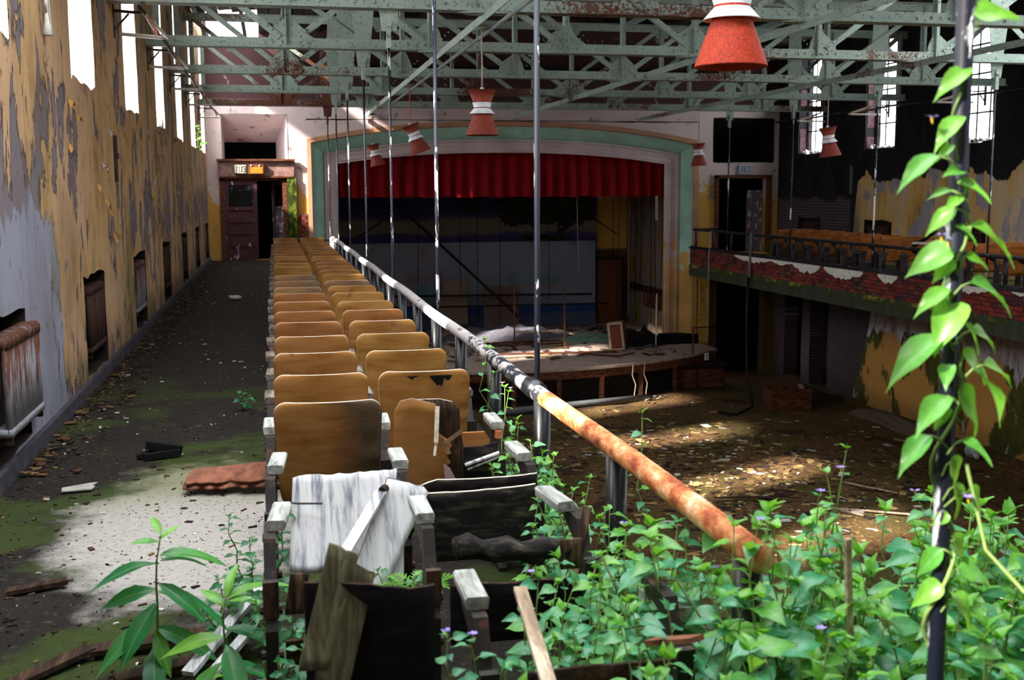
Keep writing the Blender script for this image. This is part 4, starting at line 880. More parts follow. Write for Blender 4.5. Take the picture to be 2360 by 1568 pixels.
# ------------------------------------------------------------------ pendant lamps
def make_lamp(drop, cordmat, red):
    t = thing('pendant_lamp', 'x', 'lamp', (0, 0, 0)); h = .56
    mb = MB(); mb.lathe([(0, 0), (.09, 0), (.09, -.035), (.03, -.05), (0, -.055)], 16, (0, 0, drop)); mb.build('ceiling_rose', MT['truss'], t, True)
    head = bpy.data.objects.new('shade_holder', None)
    mb = MB(); mb.tube([(0, 0, drop-.05), (.004, 0, drop*.6), (0, 0, h-.01)], .009, 6); mb.build('cord', cordmat, t, True)
    return t
def lamp_parts(t, red, tilt=(0, 0)):
    def L(prof, nm, m):
        mb = MB(); mb.lathe(prof, 40); o = mb.build(nm, m, t, True); o.rotation_euler = (tilt[0], tilt[1], 0)
        if tilt != (0, 0):
            p = Vector((0, 0, .56)); o.location = p-(Euler(o.rotation_euler).to_matrix() @ p)
        return o
    L([(.172, .545), (.168, .545), (.10, .38), (.105, .38)], 'upper_shade', red)
    L([(.0, .575), (.022, .575), (.03, .55), (.03, .53), (.0, .53)], 'cord_cap', MT['lampw'])
    L([(.118, .395), (.098, .33), (.155, .265), (.160, .258), (.152, .256), (.092, .33), (.110, .395)], 'white_band', MT['lampw'])
    L([(.095, .38), (.11, .262), (.203, .008), (.203, .0), (.198, .002), (.104, .262), (.09, .38)], 'lower_shade', red)
zc = ZB-.08
def lamp(x, y, zb, label, cordm, red, tilt=(0, 0), swing=0):
    t = make_lamp(zc-zb, cordm, red); t.location = (x, y, zb); tag(t, label, 'lamp', 'pendant lamps'); lamp_parts(t, red, tilt)
    if swing:
        for ch in t.children:
            if ch.name.startswith('cord') and not ch.name.startswith('cord_cap'): pass
    return t
lamp(2.53, 6.09, 2.475, 'big orange-red pendant lamp with white band at the top of the view', MT['cord'], MT['lampr'])
lamp(2.53, 13.84, 2.475, 'brick-red pendant lamp hanging straight, left of the chipped rod', MT['cord'], MT['lampd'])
lamp(2.53, 21.3, 2.49, 'tilted red pendant lamp on an orange cord, second from the stage', MT['cordr'], MT['lampd'], (.0, -.36))
lamp(2.53, 29.35, 2.46, 'small tilted red pendant lamp nearest the stage on the left', MT['cordr'], MT['lampd'], (0, -.22))
lamp(10.22, 19.9, 2.42, 'red pendant lamp hanging before the far right windows', MT['cord'], MT['lampd'], (0, -.14))
lamp(10.24, 26.6, 2.40, 'dark pendant lamp by the right end of the stage arch', MT['cord'], MT['lampd'], (0, -.05))
# ------------------------------------------------------------------ stage curtain, painted cloths, stage things
mb = MB(); n = 300; V = []
x0, x1 = 1.6, 11.35; yv = YE+1.0
folds = [0]
for i in range(n+1):
    u = i/n; x = x0+(x1-x0)*u; ph = u*26*2*PI+.8*math.sin(u*19); f = math.sin(ph); a = .15+.03*math.sin(u*41)
    y = yv+a*(f if f > 0 else f*.6)+.02*math.sin(ph*2.3)
    for z, k in ((3.2, .5), (2.7, .7), (2.2, .95), (1.72, 1.1), (1.64+.015*math.sin(u*60), 1.15)): V.append((x, yv+(y-yv)*k, z))
mb.add(V, [(i*5+j, i*5+5+j, i*5+6+j, i*5+1+j) for i in range(n) for j in range(4)])
o = mb.build('stage_valance', MT['curtain'], smooth=True); tag(o, 'pleated dark red velvet valance across the top of the stage', 'curtain')
def cloth(name, x0, x1, z0, z1, y, mat, label, cat, wob=.03, flare=0):
    mb = MB(); n, m = 60, 16; V = []
    for j in range(m+1):
        v = j/m
        for i in range(n+1):
            u = i/n; V.append((x0+(x1-x0)*u, y+wob*math.sin(u*33+2*math.sin(u*5))*(.4+.6*(1-v))-flare*max(0, .15-v)*6*.3, z0+(z1-z0)*v))
    mb.add(V, [(j*(n+1)+i, j*(n+1)+i+1, (j+1)*(n+1)+i+1, (j+1)*(n+1)+i) for j in range(m) for i in range(n)])
    o = mb.build(name, mat, smooth=True); return tag(o, label, cat)
cloth('painted_backdrop', 1.6, 10.6, -.3, 3.2, 36.75, MT['drop2'], 'painted scenery cloth of dusk sky behind the stage', 'backdrop', .015)
cloth('painted_backdrop', 1.8, 10.42, ZS+.03, .17, 36.3, MT['drop1'], 'pale painted cloth with a blue sea band hanging low at the back of the stage', 'backdrop', .03, .5)
bt = bpy.data.objects['painted_backdrop']
def blob(cx, cz, rx, rz, seed, n=46, y=36.715):
    r = random.Random(seed); return [(cx+rx*(1+.16*r.uniform(-1, 1)+.1*math.sin(k*.9+seed))*math.cos(2*PI*k/n), cz+rz*(1+.2*r.uniform(-1, 1)+.1*math.sin(k*1.3))*math.sin(2*PI*k/n)) for k in range(n)]
for nm, polys, mt in (('painted_tree', [blob(8.15, 1.25, .95, .55, 1), blob(9.45, 1.25, 1.0, .62, 2), blob(8.8, 1.55, 1.1, .5, 3), blob(7.65, .95, .35, .3, 4), blob(6.35, 1.5, .35, .35, 5), blob(8.5, .28, .55, .10, 6), blob(9.2, .24, .5, .08, 7)], 'ptree'),
                      ('painted_trunk', [[(8.42, .22), (8.55, .22), (8.50, .6), (8.35, .85), (8.15, 1.0), (8.1, .97), (8.3, .75), (8.40, .55)], [(9.2, .22), (9.38, .22), (9.4, .45), (9.6, .62), (9.85, .75), (10.0, .95), (9.95, .97), (9.75, .80), (9.5, .68), (9.32, .58), (9.28, .85), (9.2, .85), (9.24, .55)]], 'ptrunk')):
    for k, pl in enumerate(polys): mb = MB(); mb.prism(pl, 'y', 36.690+.002*k-(.02 if nm == 'painted_trunk' else 0), 36.70+.002*k); mb.build(nm, MT[mt], bt)
# brown door in the rear stage wall
d = thing('door_1', None, None); tag(d, 'brown door at the right of the rear stage wall', kind='structure')
mb = MB(); mb.box((10.99, 36.6, -1.58), (.86, .06, 2.14)); mb.build('leaf_panel', plain('brown_door_leaf', '#5f3518', .6), d)
mb = MB()
for x in (10.52, 11.46): mb.box((x, 36.6, -1.55), (.09, .14, 2.25))
mb.box((10.99, 36.6, -.45), (1.02, .14, .1)); mb.build('door_frame', MT['wooddark'], d)
# garment rack
g = thing('garment_rack', 'rusty bare pipe clothes rack standing on the stage', 'rack', (7.32, 31.2, ZS))
for x in (-.735, .735): mb = MB(); mb.tube([(x, 0, .04), (x, 0, 1.86)], .022, 8); mb.box((x, 0, .03), (.06, .55, .05)); mb.prism([(-.09, .05), (.09, .05), (.025, .18), (-.025, .18)], 'x', x-.02, x+.02); mb.build('upright', MT['woodb'], g, True)
for z in (1.80, .50): mb = MB(); mb.tube([(-.735, 0, z), (.735, 0, z)], .018, 8); mb.build('rail', MT['woodb'] if z > 1 else MT['plank'], g, True)
# tipped cabinet
cbt = thing('wooden_cabinet', 'reddish panelled wooden cabinet leaning on the right of the stage', 'cabinet', (9.35, 30.3, ZS))
rt_ = Euler((0, .0, -.5)).to_matrix() @ Euler((0, -.13, 0)).to_matrix()
def cb(c, dd, nm, m): mb = MB(); mb.box(rt_ @ Vector(c), dd, rt_); return mb.build(nm, m, cbt)
cb((.02, .25, .40), (.40, .5, .80), 'carcass', MT['woodb']); cb((.02, -.02, .40), (.26, .012, .62), 'door', plain('red_panel', '#7a3a2a', .7)); 
for dx in (-.165, .205): cb((dx, -.02, .40), (.07, .03, .80), 'stile', MT['plank'])
for dz in (.03, .77): cb((.02, -.02, dz), (.36, .03, .07), 'rail', MT['plank'])
mb = MB(); mb.tube([(10.68, 30.85, ZS+.02), (10.95, 31.6, ZS+1.45)], .018, 8); o = mb.build('white_pole', MT['whitep'], smooth=True); tag(o, 'thin white pole leaning on the right side of the stage arch', 'pole')
# scenery panels leaning at the back
mb = MB(); V = []
for j in range(9):
    for i in range(7):
        u, v = i/6, j/8; V.append((5.25+.75*u-.25*(1-v)*(1-u)+.25*max(0, v-.7)*u, 35.9-.25*(1-v)-.1*math.sin(u*3), ZS+.25+1.35*v+.18*u*v))
mb.add(V, [(j*7+i, j*7+i+1, j*7+i+8, j*7+i+7) for j in range(8) for i in range(6)]); o = mb.build('curled_scenery_sheet', plain('buff_paper', '#7d6c5c', .9), smooth=True); tag(o, 'curled buff scenery sheet leaning at the back left of the stage', 'panel')
mb = MB(); mb.box((7.1, 35.7, ZS+.72), (1.15, .03, 1.45), (-.1, 0, 0)); o = mb.build('scenery_panel', plain('pinkish_brown_board', '#6f5a56', .9)); tag(o, 'pinkish brown board leaning at the back of the stage beside the clothes rack', 'panel')
for k, (a, b, r_, lab) in enumerate((((3.3, 35.4, -1.45), (10.05, 35.4, -1.52), .035, 'upper fallen dark batten pipe across the rear of the stage'), ((3.3, 35.3, -1.80), (10.6, 35.3, -1.83), .028, 'lower fallen dark batten pipe across the rear of the stage'), ((3.5, 34.9, 1.60), (7.5, 34.9, -2.15), .045, 'long batten hanging slantwise over the stage'), ((2.0, 34.0, .2), (4.8, 34.8, 1.9), .03, 'dark slanting batten in the upper left of the stage'), ((10.0, 36.66, 1.2), (11.3, 36.66, .35), .02, 'short slanting dark batten right of the painted trees'))):
    mb = MB(); mb.tube([a, b], r_, 8); o = mb.build('batten', MT['wooddark'], smooth=True); tag(o, lab, 'batten', 'fallen stage battens')
ropes = [(960, 5.6, 34.6, -1.3), (1040, 4.3, 34.6, -2.0), (1100, 6.1, 34.6, -2.2), (1410, 8.4, 34.6, -1.6), (1270, 6.9, 34.6, -2.4), (1345, 9.2, 34.0, -.8), (0, 10.9, 35.9, -.6), (0, 11.05, 35.7, -2.0), (0, 11.2, 35.2, -2.2), (0, 11.3, 34.8, -2.4), (0, 11.35, 34.2, -1.2), (0, 11.5, 33.7, -2.3), (0, 11.45, 33.3, -1.6), (0, 11.5, 32.7, -1.0)]
for k, (_, x, y, z) in enumerate(ropes):
    mb = MB(); mb.tube([(x, y, 4.9), (x+.04*math.sin(k), y, 1.5), (x-.06*math.sin(k*2), y, z)], .011, 5); o = mb.build('rope', MT['black0'] if k not in (5, 8) else MT['cord'], smooth=True)
    tag(o, 'thin dark rope over the stage, %s from the left' % ORD[[1, 0, 2, 4, 3, 5][k]] if k < 6 else 'dark rope along the right stage wall, %s from the rear' % ORD[k-6], 'rope', 'ropes over the stage' if k < 6 else 'ropes on the right stage wall')
rb = thing('rope_rail', 'dark beam on the right stage wall hung with coils of rope', 'beam', (11.68, 34, -1.35))
mb = MB(); mb.box((0, 0, 0), (.12, 4.6, .2)); mb.build('beam', MT['wooddark'], rb)
for k in range(5):
    mb = MB(); y = -1.2+.45*k; mb.tube([(-.1+.01*j, y+.13*math.sin(j*.7), .12-.38*(1-math.cos(j*.7))*.9) for j in range(19)], .022, 6); mb.build('rope_coil', MT['woodb'], rb, True)
# ------------------------------------------------------------------ doors, exit signs
dd = thing('door_2', None, None); tag(dd, 'pair of flaking panelled doors at the end of the left aisle, the right one ajar', kind='structure')
mb = MB()
for x in (-1.33, .31): mb.box((x, YE+.05, 1.07), (.12, .2, 2.2))
mb.box((-.51, YE+.05, 2.18), (1.76, .2, .12)); mb.build('door_frame', MT['woodb'], dd)
def door_leaf(nm, x0, x1, y0, rot, mat, glass, par):
    w = x1-x0; t = bpy.data.objects.new(nm, None); COL.objects.link(t); t.parent = par; t.location = (x0, y0, .02); t.rotation_euler = (0, 0, rot)
    def b(c, d_, n_, m_): mb = MB(); mb.box(c, d_, None); return mb.build(n_, m_, t)
    b((.055, 0, 1.04), (.11, .045, 2.08), 'stile', mat); b((w-.055, 0, 1.04), (.11, .045, 2.08), 'stile', mat)
    for z in (.06, .40, .72, 1.04, 1.36, 2.03): b((w/2, 0, z), (w-.2, .045, .10 if z not in (.06,) else .14), 'rail', mat)
    for z in (.23, .56, .88, 1.20): b((w/2, .008, z), (w-.2, .02, .24), 'panel', mat)
    b((w/2, 0, 1.69), (w-.22, .012, .60), 'pane', MT['glass'])
door_leaf('door_leaf', -1.27, -.42, YE-.02, 0, MT['doord'], 1, dd)
door_leaf('door_leaf', -.02, .60, YE+.62, -.9, MT['door'], 1, dd)
mb = MB(); mb.box((-.42, YE-.02, 2.42), (1.98, .16, .44)); o = mb.build('trim_6', plain('peeling_pink_lintel', '#8f6c66', .9, 0, .3, 8)); tag(o, 'peeling lintel with scraps of brick above the double doors', kind='structure')
mb = MB(); mb.box((-.42, YE-.12, 2.66), (2.05, .14, .05)); mb.box((-.42, YE-.08, 2.215), (1.9, .10, .05)); o = mb.build('trim_7', MT['woodb']); tag(o, 'brown ledges of the lintel above the double doors', kind='structure')
mp = thing('wall_pier', None, None); tag(mp, 'mossy brick pier right of the double doors', kind='structure')
mb = MB(); mb.box((.50, YE-.04, 1.1), (.24, .14, 2.2)); mb.build('moss_face', grain_mat('wet_green_moss', [(.3, '#0e1206'), (.5, '#2b3a0c'), (.7, '#7d8420')], (6, 6, 3), 2.0), mp)
for row in range(16):
    for i in range(2):
        o = link('brick', bm[(row*2+i) % 4], mp, (.70+.11*i+(.05 if row % 2 else -.03), YE-.03, .06+.075*row), (0, 0, PI/2)); o.scale = (1, .52, 1)
D3 = thing('door_3', None, None); tag(D3, 'frame of the dark right doorway', kind='structure')
mb = MB()
for x in (12.62, 14.26): mb.box((x, YE-.02, 1.1), (.10, .2, 2.25))
mb.box((13.44, YE-.02, 2.2), (1.74, .2, .09)); mb.build('door_frame', MT['woodb'], D3)
mb = MB(); mb.box((13.95, YE+.3, .9), (.5, .04, 1.8)); mb.build('door_leaf', MT['door'], D3)
mb = MB(); mb.tube([(12.46, YE-.05, 2.25), (12.46, YE-.05, 1.65)], .02, 6); mb.box((12.46, YE-.06, 1.62), (.1, .06, .1)); o = mb.build('conduit_switch', MT['grey']); tag(o, 'grey conduit and switch box left of the right doorway', 'switch')
GL = {'E': [(0, 0, .18, 1), (0, 0, .8, .16), (0, .42, .65, .58), (0, .84, .8, 1)], 'I': [(.3, 0, .5, 1)], 'T': [(.31, 0, .49, 1), (0, .84, .8, 1)], 'X': None}
def letters(word, x0, z0, h, w, gap, y, mat, par, mirror=False, cx=0):
    for k, ch in enumerate(word):
        ox = x0+k*(w+gap); mb = MB(); fx = (lambda x: 2*cx-x) if mirror else (lambda x: x)
        if ch == 'X':
            for a, b in (((0, 0), (.8, 1)), ((0, 1), (.8, 0))): mb.bar((fx(ox+a[0]*w), y, z0+a[1]*h), (fx(ox+b[0]*w), y, z0+b[1]*h), .17*w*1.1, .008, (0, 1, 0))
        else:
            for a, b, c_, d_ in GL[ch]: mb.box((fx(ox+(a+c_)/2*w), y, z0+(b+d_)/2*h), ((c_-a)*w, .008, (d_-b)*h))
        mb.build('letter', mat, par)
s1 = thing('exit_sign', 'pale exit sign above the right doorway', 'sign', (13.48, YE-.08, 2.40))
mb = MB(); mb.box((0, 0, 0), (.37, .08, .26)); mb.build('sign_box', MT['sign'], s1); letters('EXIT', -.150, -.085, .17, .07, .009, -.044, MT['ink'], s1)
s2 = thing('exit_sign', 'cream exit sign with reversed letters above the double doors', 'sign', (-.83, YE-.17, 2.42))
mb = MB(); mb.box((0, 0, 0), (.33, .07, .25)); mb.build('sign_box', MT['inkb'], s2); mb = MB(); mb.box((0, -.037, 0), (.29, .006, .21)); mb.build('sign_face', MT['signl'], s2); letters('EXIT', -.125, -.08, .16, .058, .008, -.044, MT['inkb'], s2, True, 0.0)
s3 = thing('emergency_lamp', 'orange emergency lamp box beside the reversed exit sign', 'lamp', (-.43, YE-.17, 2.42))
mb = MB(); mb.box((0, 0, 0), (.42, .08, .26)); mb.build('case', MT['woodb'], s3); mb = MB(); mb.box((0.02, -.042, -.03), (.33, .012, .17)); mb.build('lens', MT['gold'], s3)
mb = MB()
for x in (-.12, .10): mb.ball((x, -.05, .09), .022, 8, 5)
mb.build('bulb', MT['lampw'], s3)
# ------------------------------------------------------------------ radiators in their niches
def rad_parts(n, h, mt):
    sec = MB(); 
    for yy in (-.045, .045): sec.tube([(yy, 0, .08), (yy, 0, h-.05)], .022, 8)
    sec.prism([(-.07, h-.09), (.07, h-.09), (.07, h-.03), (.05, h), (-.05, h), (-.07, h-.03)], 'y', -.021, .021); sec.prism([(-.07, .05), (.07, .05), (.07, .11), (-.07, .11)], 'y', -.021, .021)
    return sec.mesh('section', mt, True)
secA, secB = rad_parts(18, .80, MT['radi']), rad_parts(18, .80, MT['radid'])
def radiator(x, y0, label, z0, mesh, n=17, pitch=.05, group='radiators in the left wall'):
    t = thing('radiator', label, 'radiator', (x, y0, z0), 0, group)
    for i in range(n): link('section', mesh, t, (0, .06+pitch*i, 0)).scale = (1, 1, .82)
    mb = MB()
    for yy in (.08, .06+pitch*(n-1)): mb.box((-.02 if x < 0 else .02, yy, .02), (.16, .03, .06))
    mb.build('foot', MT['iron'], t)
    mb = MB(); mb.tube([(0, -.02, .08), (0, -.12, .08), (0, -.12, .5)], .018, 8); mb.box((0, -.12, .55), (.07, .07, .14)); mb.build('valve', MT['grey'], t)
    return t
lab = ['grey and rust radiator nearest the camera at the left edge of the view', 'dark rusty radiator in the second niche with a pale valve box', 'pale streaked radiator in the third niche', 'radiator in the fourth niche from the camera', 'radiator in the fifth niche from the camera', 'radiator in the sixth niche from the camera', 'last radiator niche before the double doors']
for k, y in enumerate(NIC_L[1:]): radiator(XL+.02 if k == 0 else XL-.07, y+.26, lab[k] if k < 7 else 'radiator hidden at the far end of the left wall', .27, secA if k in (0, 2) else secB, 19 if k == 0 else 18, .052)
for k, (y, l_) in enumerate(((28.6, 'dark radiator in the brick part of the right wall'), (24.93, 'black radiator in the right wall niche left of the vine'), (21.2, 'black radiator in the right wall niche behind the vine'), (17.5, 'radiator at the right edge of the right wall'))):
    radiator(XRW+.09, y+.15, l_, .25, secB, 18, .055, 'radiators in the right wall')
# ------------------------------------------------------------------ right windows
pane_m = MB(); pane_m.box((0, 0, 0), (.004, .43, .30)); pane_m = pane_m.mesh('pane', MT['pane'])
for k, y in enumerate(WIN_R[:4]):
    w = thing('window_%d' % (k+1), None, None); tag(w, 'tall steel window in the right wall', kind='structure'); X = XRW+.28
    mb = MB()
    for yy in (y+.03, y+1.39): mb.box((X, yy, 4.15), (.05, .05, 2.7))
    for zz in (2.83, 5.46): mb.box((X, y+.71, zz), (.05, 1.42, .05))
    mb.build('window_frame', MT['black0'], w)
    for j in (1, 2): mb = MB(); mb.box((X, y+.03+.453*j, 4.15), (.03, .022, 2.65)); mb.build('muntin', MT['black0'], w)
    for zz in (3.42, 4.03, 4.24, 4.85): mb = MB(); mb.box((X, y+.71, zz), (.04, 1.38, .035)); mb.build('muntin', MT['black0'], w)
    for j in range(3):
        for zi, (za, zb_) in enumerate(((2.85, 3.42), (3.42, 4.03), (4.24, 4.85), (4.85, 5.45))):
            if hsh(k, j, zi) < .35: continue
            o = link('pane', pane_m, w, (X, y+.256+.453*j, (za+zb_)/2)); o.scale = (1, 1, (zb_-za-.02)/.30)
    mb = MB(); r = random.Random(k)
    for i in range(14): mb.box((XRW+r.uniform(.02, .3), y+r.uniform(.05, 1.38), 2.80+r.uniform(0, .05)), (r.uniform(.05, .14), r.uniform(.06, .2), r.uniform(.02, .06)), (r.random(), r.random(), r.random()))
    o = mb.build('plaster_rubble', MT['whitep'], w); o['kind'] = 'stuff'
    mb = MB(); mb.box((XRW+.2, y+1.43, 4.15), (.30, .03, 2.66)); mb.build('brick_reveal', plain('purple_brick_reveal', '#5c4048', .9, 0, .35, 9, .5), w)
# ------------------------------------------------------------------ brackets and pipes along the side walls
bl = ['first white wire bracket at the top of the left wall', 'rust-stained wire bracket, second along the left wall', 'third white wire bracket along the left wall', 'fourth white wire bracket along the left wall', 'last white wire bracket beside the end wall recess']
def bracket(x, y, s, label, grp):
    t = thing('wall_bracket', label, 'bracket', (x, y, 3.72), 0, grp)
    mb = MB(); mb.bar((0, -.55, .1), (.30*s, -.55, .08), .04, .03); mb.bar((0, -.55, -.12), (.17*s, -.55, .07), .025, .02); mb.box((.0, -.55, 0), (.03, .05, .4)); mb.build('iron_arm', MT['iron'], t)
    mb = MB(); mb.tube([(.32*s, -.52, .1), (.46*s, .35, -.02), (.49*s, .5, -.05), (.40*s, .42, -.06), (.0*s, -.15, -.10)], .022, 7); mb.build('white_wire', MT['whitep'], t, True)
    mb = MB(); mb.box((.38*s, .0, .02), (.03, .8, .03), (-.1, 0, 0)); mb.build('rusty_bar', MT['rustcap'], t)
for k, y in enumerate((14.2, 17.7, 21.3, 25.0, 29.1)): bracket(XL, y, 1, bl[k], 'wire brackets on the left wall')
mb = MB(); mb.tube([(XL+.33, 13.2+i*.8, 3.80+.02*math.sin(i*2)) for i in range(21)], .022, 8); o = mb.build('wall_pipe', MT['iron'], smooth=True); tag(o, 'thin dark pipe running along the top of the left wall through the brackets', 'pipe')
mb = MB(); mb.tube([(XRW-.25, 31.0-i*.9, 3.74+.02*math.sin(i*2)) for i in range(17)], .026, 8); o = mb.build('wall_pipe', MT['darkrail'], smooth=True); tag(o, 'thin dark pipe running across the right windows', 'pipe')
for k, y in enumerate((28.6, 25.8, 22.0)): bracket(XRW, y, -1, 'wire bracket on the right wall pipe, %s from the stage' % ORD[k], 'wire brackets on the right wall')
t = thing('window_cord', 'white cord with loop and tassel on the left wall near the second window', 'cord', (XL+.03, 9.48, 3.0))
mb = MB(); mb.tube([(0, 0, .75), (0, .01, .12), (.0, .0, 0)], .012, 6); mb.tube([(0, .0, .18), (.01, -.08, .22), (.01, -.06, .32), (.01, .04, .30), (.01, .05, .2), (.0, .14, .10), (.0, .15, .06), (0, .08, .1), (0, .0, .2)], .010, 6); mb.build('cord', MT['whitep'], t, True)
mb = MB(); mb.lathe([(0, 0), (.045, -.0), (.02, .1), (.015, .16)], 10); mb.build('tassel', MT['whitep'], t, True)
mb = MB(); mb.tube([(.0, .13, .75), (0, .15, .35)], .010, 6); mb.lathe([(0, 0), (.02, 0), (.012, .06)], 8, (0, .15, .32)); mb.build('short_cord', MT['whitep'], t, True)
mb = MB(); mb.box((XL+.015, 13.18, 2.17), (.03, .10, .50)); mb.box((XL+.03, 13.22, 2.2), (.03, .06, .06)); o = mb.build('metal_strip', MT['iron']); tag(o, 'narrow dark metal strip on the left wall between windows', 'strip')
for k, (y, z) in enumerate(((26.9, 2.05), (18.6, 2.0))): mb = MB(); mb.box((XRW-.03, y, z), (.05, .07, .7)); o = mb.build('wall_fitting', MT['whitep'] if k else MT['grey']); tag(o, ['grey vertical wall strip at the edge of the burnt area', 'pale vertical strip on the right wall right of the vine'][k], 'strip')
# plaster broken from two left window sills
for k, (y, z, s, l_) in enumerate(((9.9, 2.86, 1.0, 'broken white plaster lump on the second left window sill'), (18.9, 2.72, .8, 'flaking plaster panel on the fourth left window sill'))):
    mb = MB(); r = random.Random(k+2); mb.prism([(y-.35*s, z-.06), (y+.6*s, z-.1), (y+.62*s, z+.35), (y+.3, z+.22), (y+.05, z+.12), (y-.2, z+.2)], 'x', XL-.12, XL-.01); o = mb.build('plaster_lump', MT['whitep']); tag(o, l_, 'plaster')
# curled flakes of paint standing off the left wall
fl = thing('wall_paint', None, None); tag(fl, 'curling flakes of ochre paint on the left wall', kind='structure')
och = plain('ochre_paint_flake', '#b98c4a', .85, 0, .25, 5); wht = plain('pale_paint_flake', '#b9b9c6', .85, 0, .2, 5); r = random.Random(3)
for k in range(34):
    y = 10.2+r.random()**1.3*13; z = r.uniform(1.2, 2.75); h = r.uniform(.04, .13); w = r.uniform(.02, .05); mb = MB(); V = []
    for j in range(5):
        v = j/4
        for i in range(4):
            u = i/3; V.append((XL+.003+.05*(1-v)**2*(.4+u*.8), y+(u-.5)*w*(1+.4*math.sin(j*2+k)), z+h*v+.03*math.sin(i*2+k)*(1-v)))
    mb.add(V, [(j*4+i, j*4+i+1, j*4+i+5, j*4+i+4) for j in range(4) for i in range(3)]); mb.build('flake', och if k % 6 else wht, fl, True)
# ------------------------------------------------------------------ main floor
bx = thing('wooden_box', 'open brown wooden box on the hall floor by the dark bays', 'box', (12.35, 25.7, ZF+.02), -.12)
for c, d_ in (((0, -.33, .26), (1.0, .03, .52)), ((0, .33, .26), (1.0, .03, .52)), ((-.49, 0, .26), (.03, .66, .52)), ((.49, 0, .26), (.03, .66, .52)), ((0, 0, .02), (.98, .64, .03))): mb = MB(); mb.box(c, d_); mb.build('side', MT['woodb'], bx)
mb = MB(); mb.bar((.25, -.3, .55), (.42, .3, .54), .12, .02); mb.build('loose_lid_board', MT['plank'], bx)
mb = MB(); mb.tube([(5.3, 26.4, ZF+.1), (7.4, 27.0, ZF+.1), (9.4, 27.5, ZF+.1)], .085, 14); mb.tube([(9.4, 27.5, ZF+.1), (9.62, 27.57, ZF+.09)], .04, 8); o = mb.build('fallen_pipe', MT['grey'], smooth=True); tag(o, 'long grey pipe lying on the hall floor before the stage', 'pipe')
hs = thing('hanging_hose', 'grey strap and black hose hanging from the right railing to the floor', 'hose', (0, 0, 0))
mb = MB(); mb.bar((RF-.03, 26.0, .76), (RF-.06, 26.0, -.33), .02, .10, (0, 1, 0)); mb.build('grey_strap', MT['grey'], hs)
mb = MB(); mb.tube([(RF-.08, 26.0, -.3), (RF-.1, 26.0, -1.5), (RF-.1, 25.9, -2.9), (RF-.05, 25.8, -3.15), (RF-.15, 25.4, -3.45), (RF-.7, 25.1, -3.55), (RF-1.1, 25.3, -3.5)], .035, 8); mb.build('black_hose', MT['hose'], hs, True)
oc = thing('hanging_outlet', 'white cable hanging from the right gallery with an outlet box at its end', 'cable', (0, 0, 0))
mb = MB(); mb.tube([(RF-.03, 28.6, .74), (RF-.08, 28.6, .2), (RF-.12, 28.55, -1.2), (RF-.1, 28.6, -2.55)], .012, 6); mb.build('cable', MT['cord'], oc, True); mb = MB(); mb.box((RF-.1, 28.6, -2.66), (.1, .06, .18)); mb.build('outlet_box', MT['lampw'], oc)
mb = MB(); mb.box((RF-.1, 28.56, -2.62), (.04, .02, .04)); mb.box((RF-.1, 28.56, -2.70), (.04, .02, .04)); mb.build('socket', MT['black0'], oc)
for k, x in enumerate((9.05, 9.42)): mb = MB(); yy = apron(x)-.08; mb.tube([(x, yy+.3, ZS+.03), (x-.03, yy, ZS-.02), (x-.06, yy-.02, ZS-.3), (x+.03, yy-.04, ZF+.4), (x-.05, yy-.15, ZF+.1), (x+.3, yy-.4, ZF+.08), (x+.1, yy-.6, ZF+.08)], .012, 6); o = mb.build('stage_cable', MT['cord'], smooth=True); tag(o, ['left pale cable hanging over the stage edge', 'right pale cable hanging over the stage edge'][k], 'cable')
mb = MB(); mb.ball((13.65, 19.95, ZF+.17), (.17, .17, .15), 16, 10); mb.tube([(13.60, 19.80, ZF+.13), (13.57, 19.68, ZF+.08)], .05, 8); o = mb.build('white_globe', plain('white_glass_globe', '#b5bcc4', .4, 0, .3, 5), smooth=True); tag(o, 'white globe lying on the hall floor by the right wall', 'globe')
sr = thing('stair_rail', 'thin rusty pipe handrail at the right end of the stage', 'railing', (0, 0, 0))
mb = MB(); mb.tube([(11.15, 29.1, ZS-.1), (11.15, 29.1, -1.93), (11.9, 29.6, -1.98), (12.4, 30.6, -2.0)], .022, 8); mb.build('handrail', MT['woodb'], sr, True)
for k, (a, b, w, lab) in enumerate((((8.95, 17.2, ZF+.06), (10.25, 16.4, ZF+.07), .05, 'long pale lath on the hall floor, longest of those left of the vine'), ((10.1, 18.6, ZF+.07), (10.65, 17.7, ZF+.07), .045, 'short pale lath above the longest one on the hall floor'), ((8.9, 17.5, ZF+.05), (9.4, 16.6, ZF+.06), .05, 'brownish lath crossing under the longest one'), ((7.4, 18.2, ZF+.05), (8.6, 18.0, ZF+.05), .06, 'dark board on the hall floor beyond the orange rail'))):
    mb = MB(); mb.bar(a, b, w, .018); o = mb.build('lath', MT['plank'] if k != 3 else MT['plankd']); tag(o, lab, 'lath')
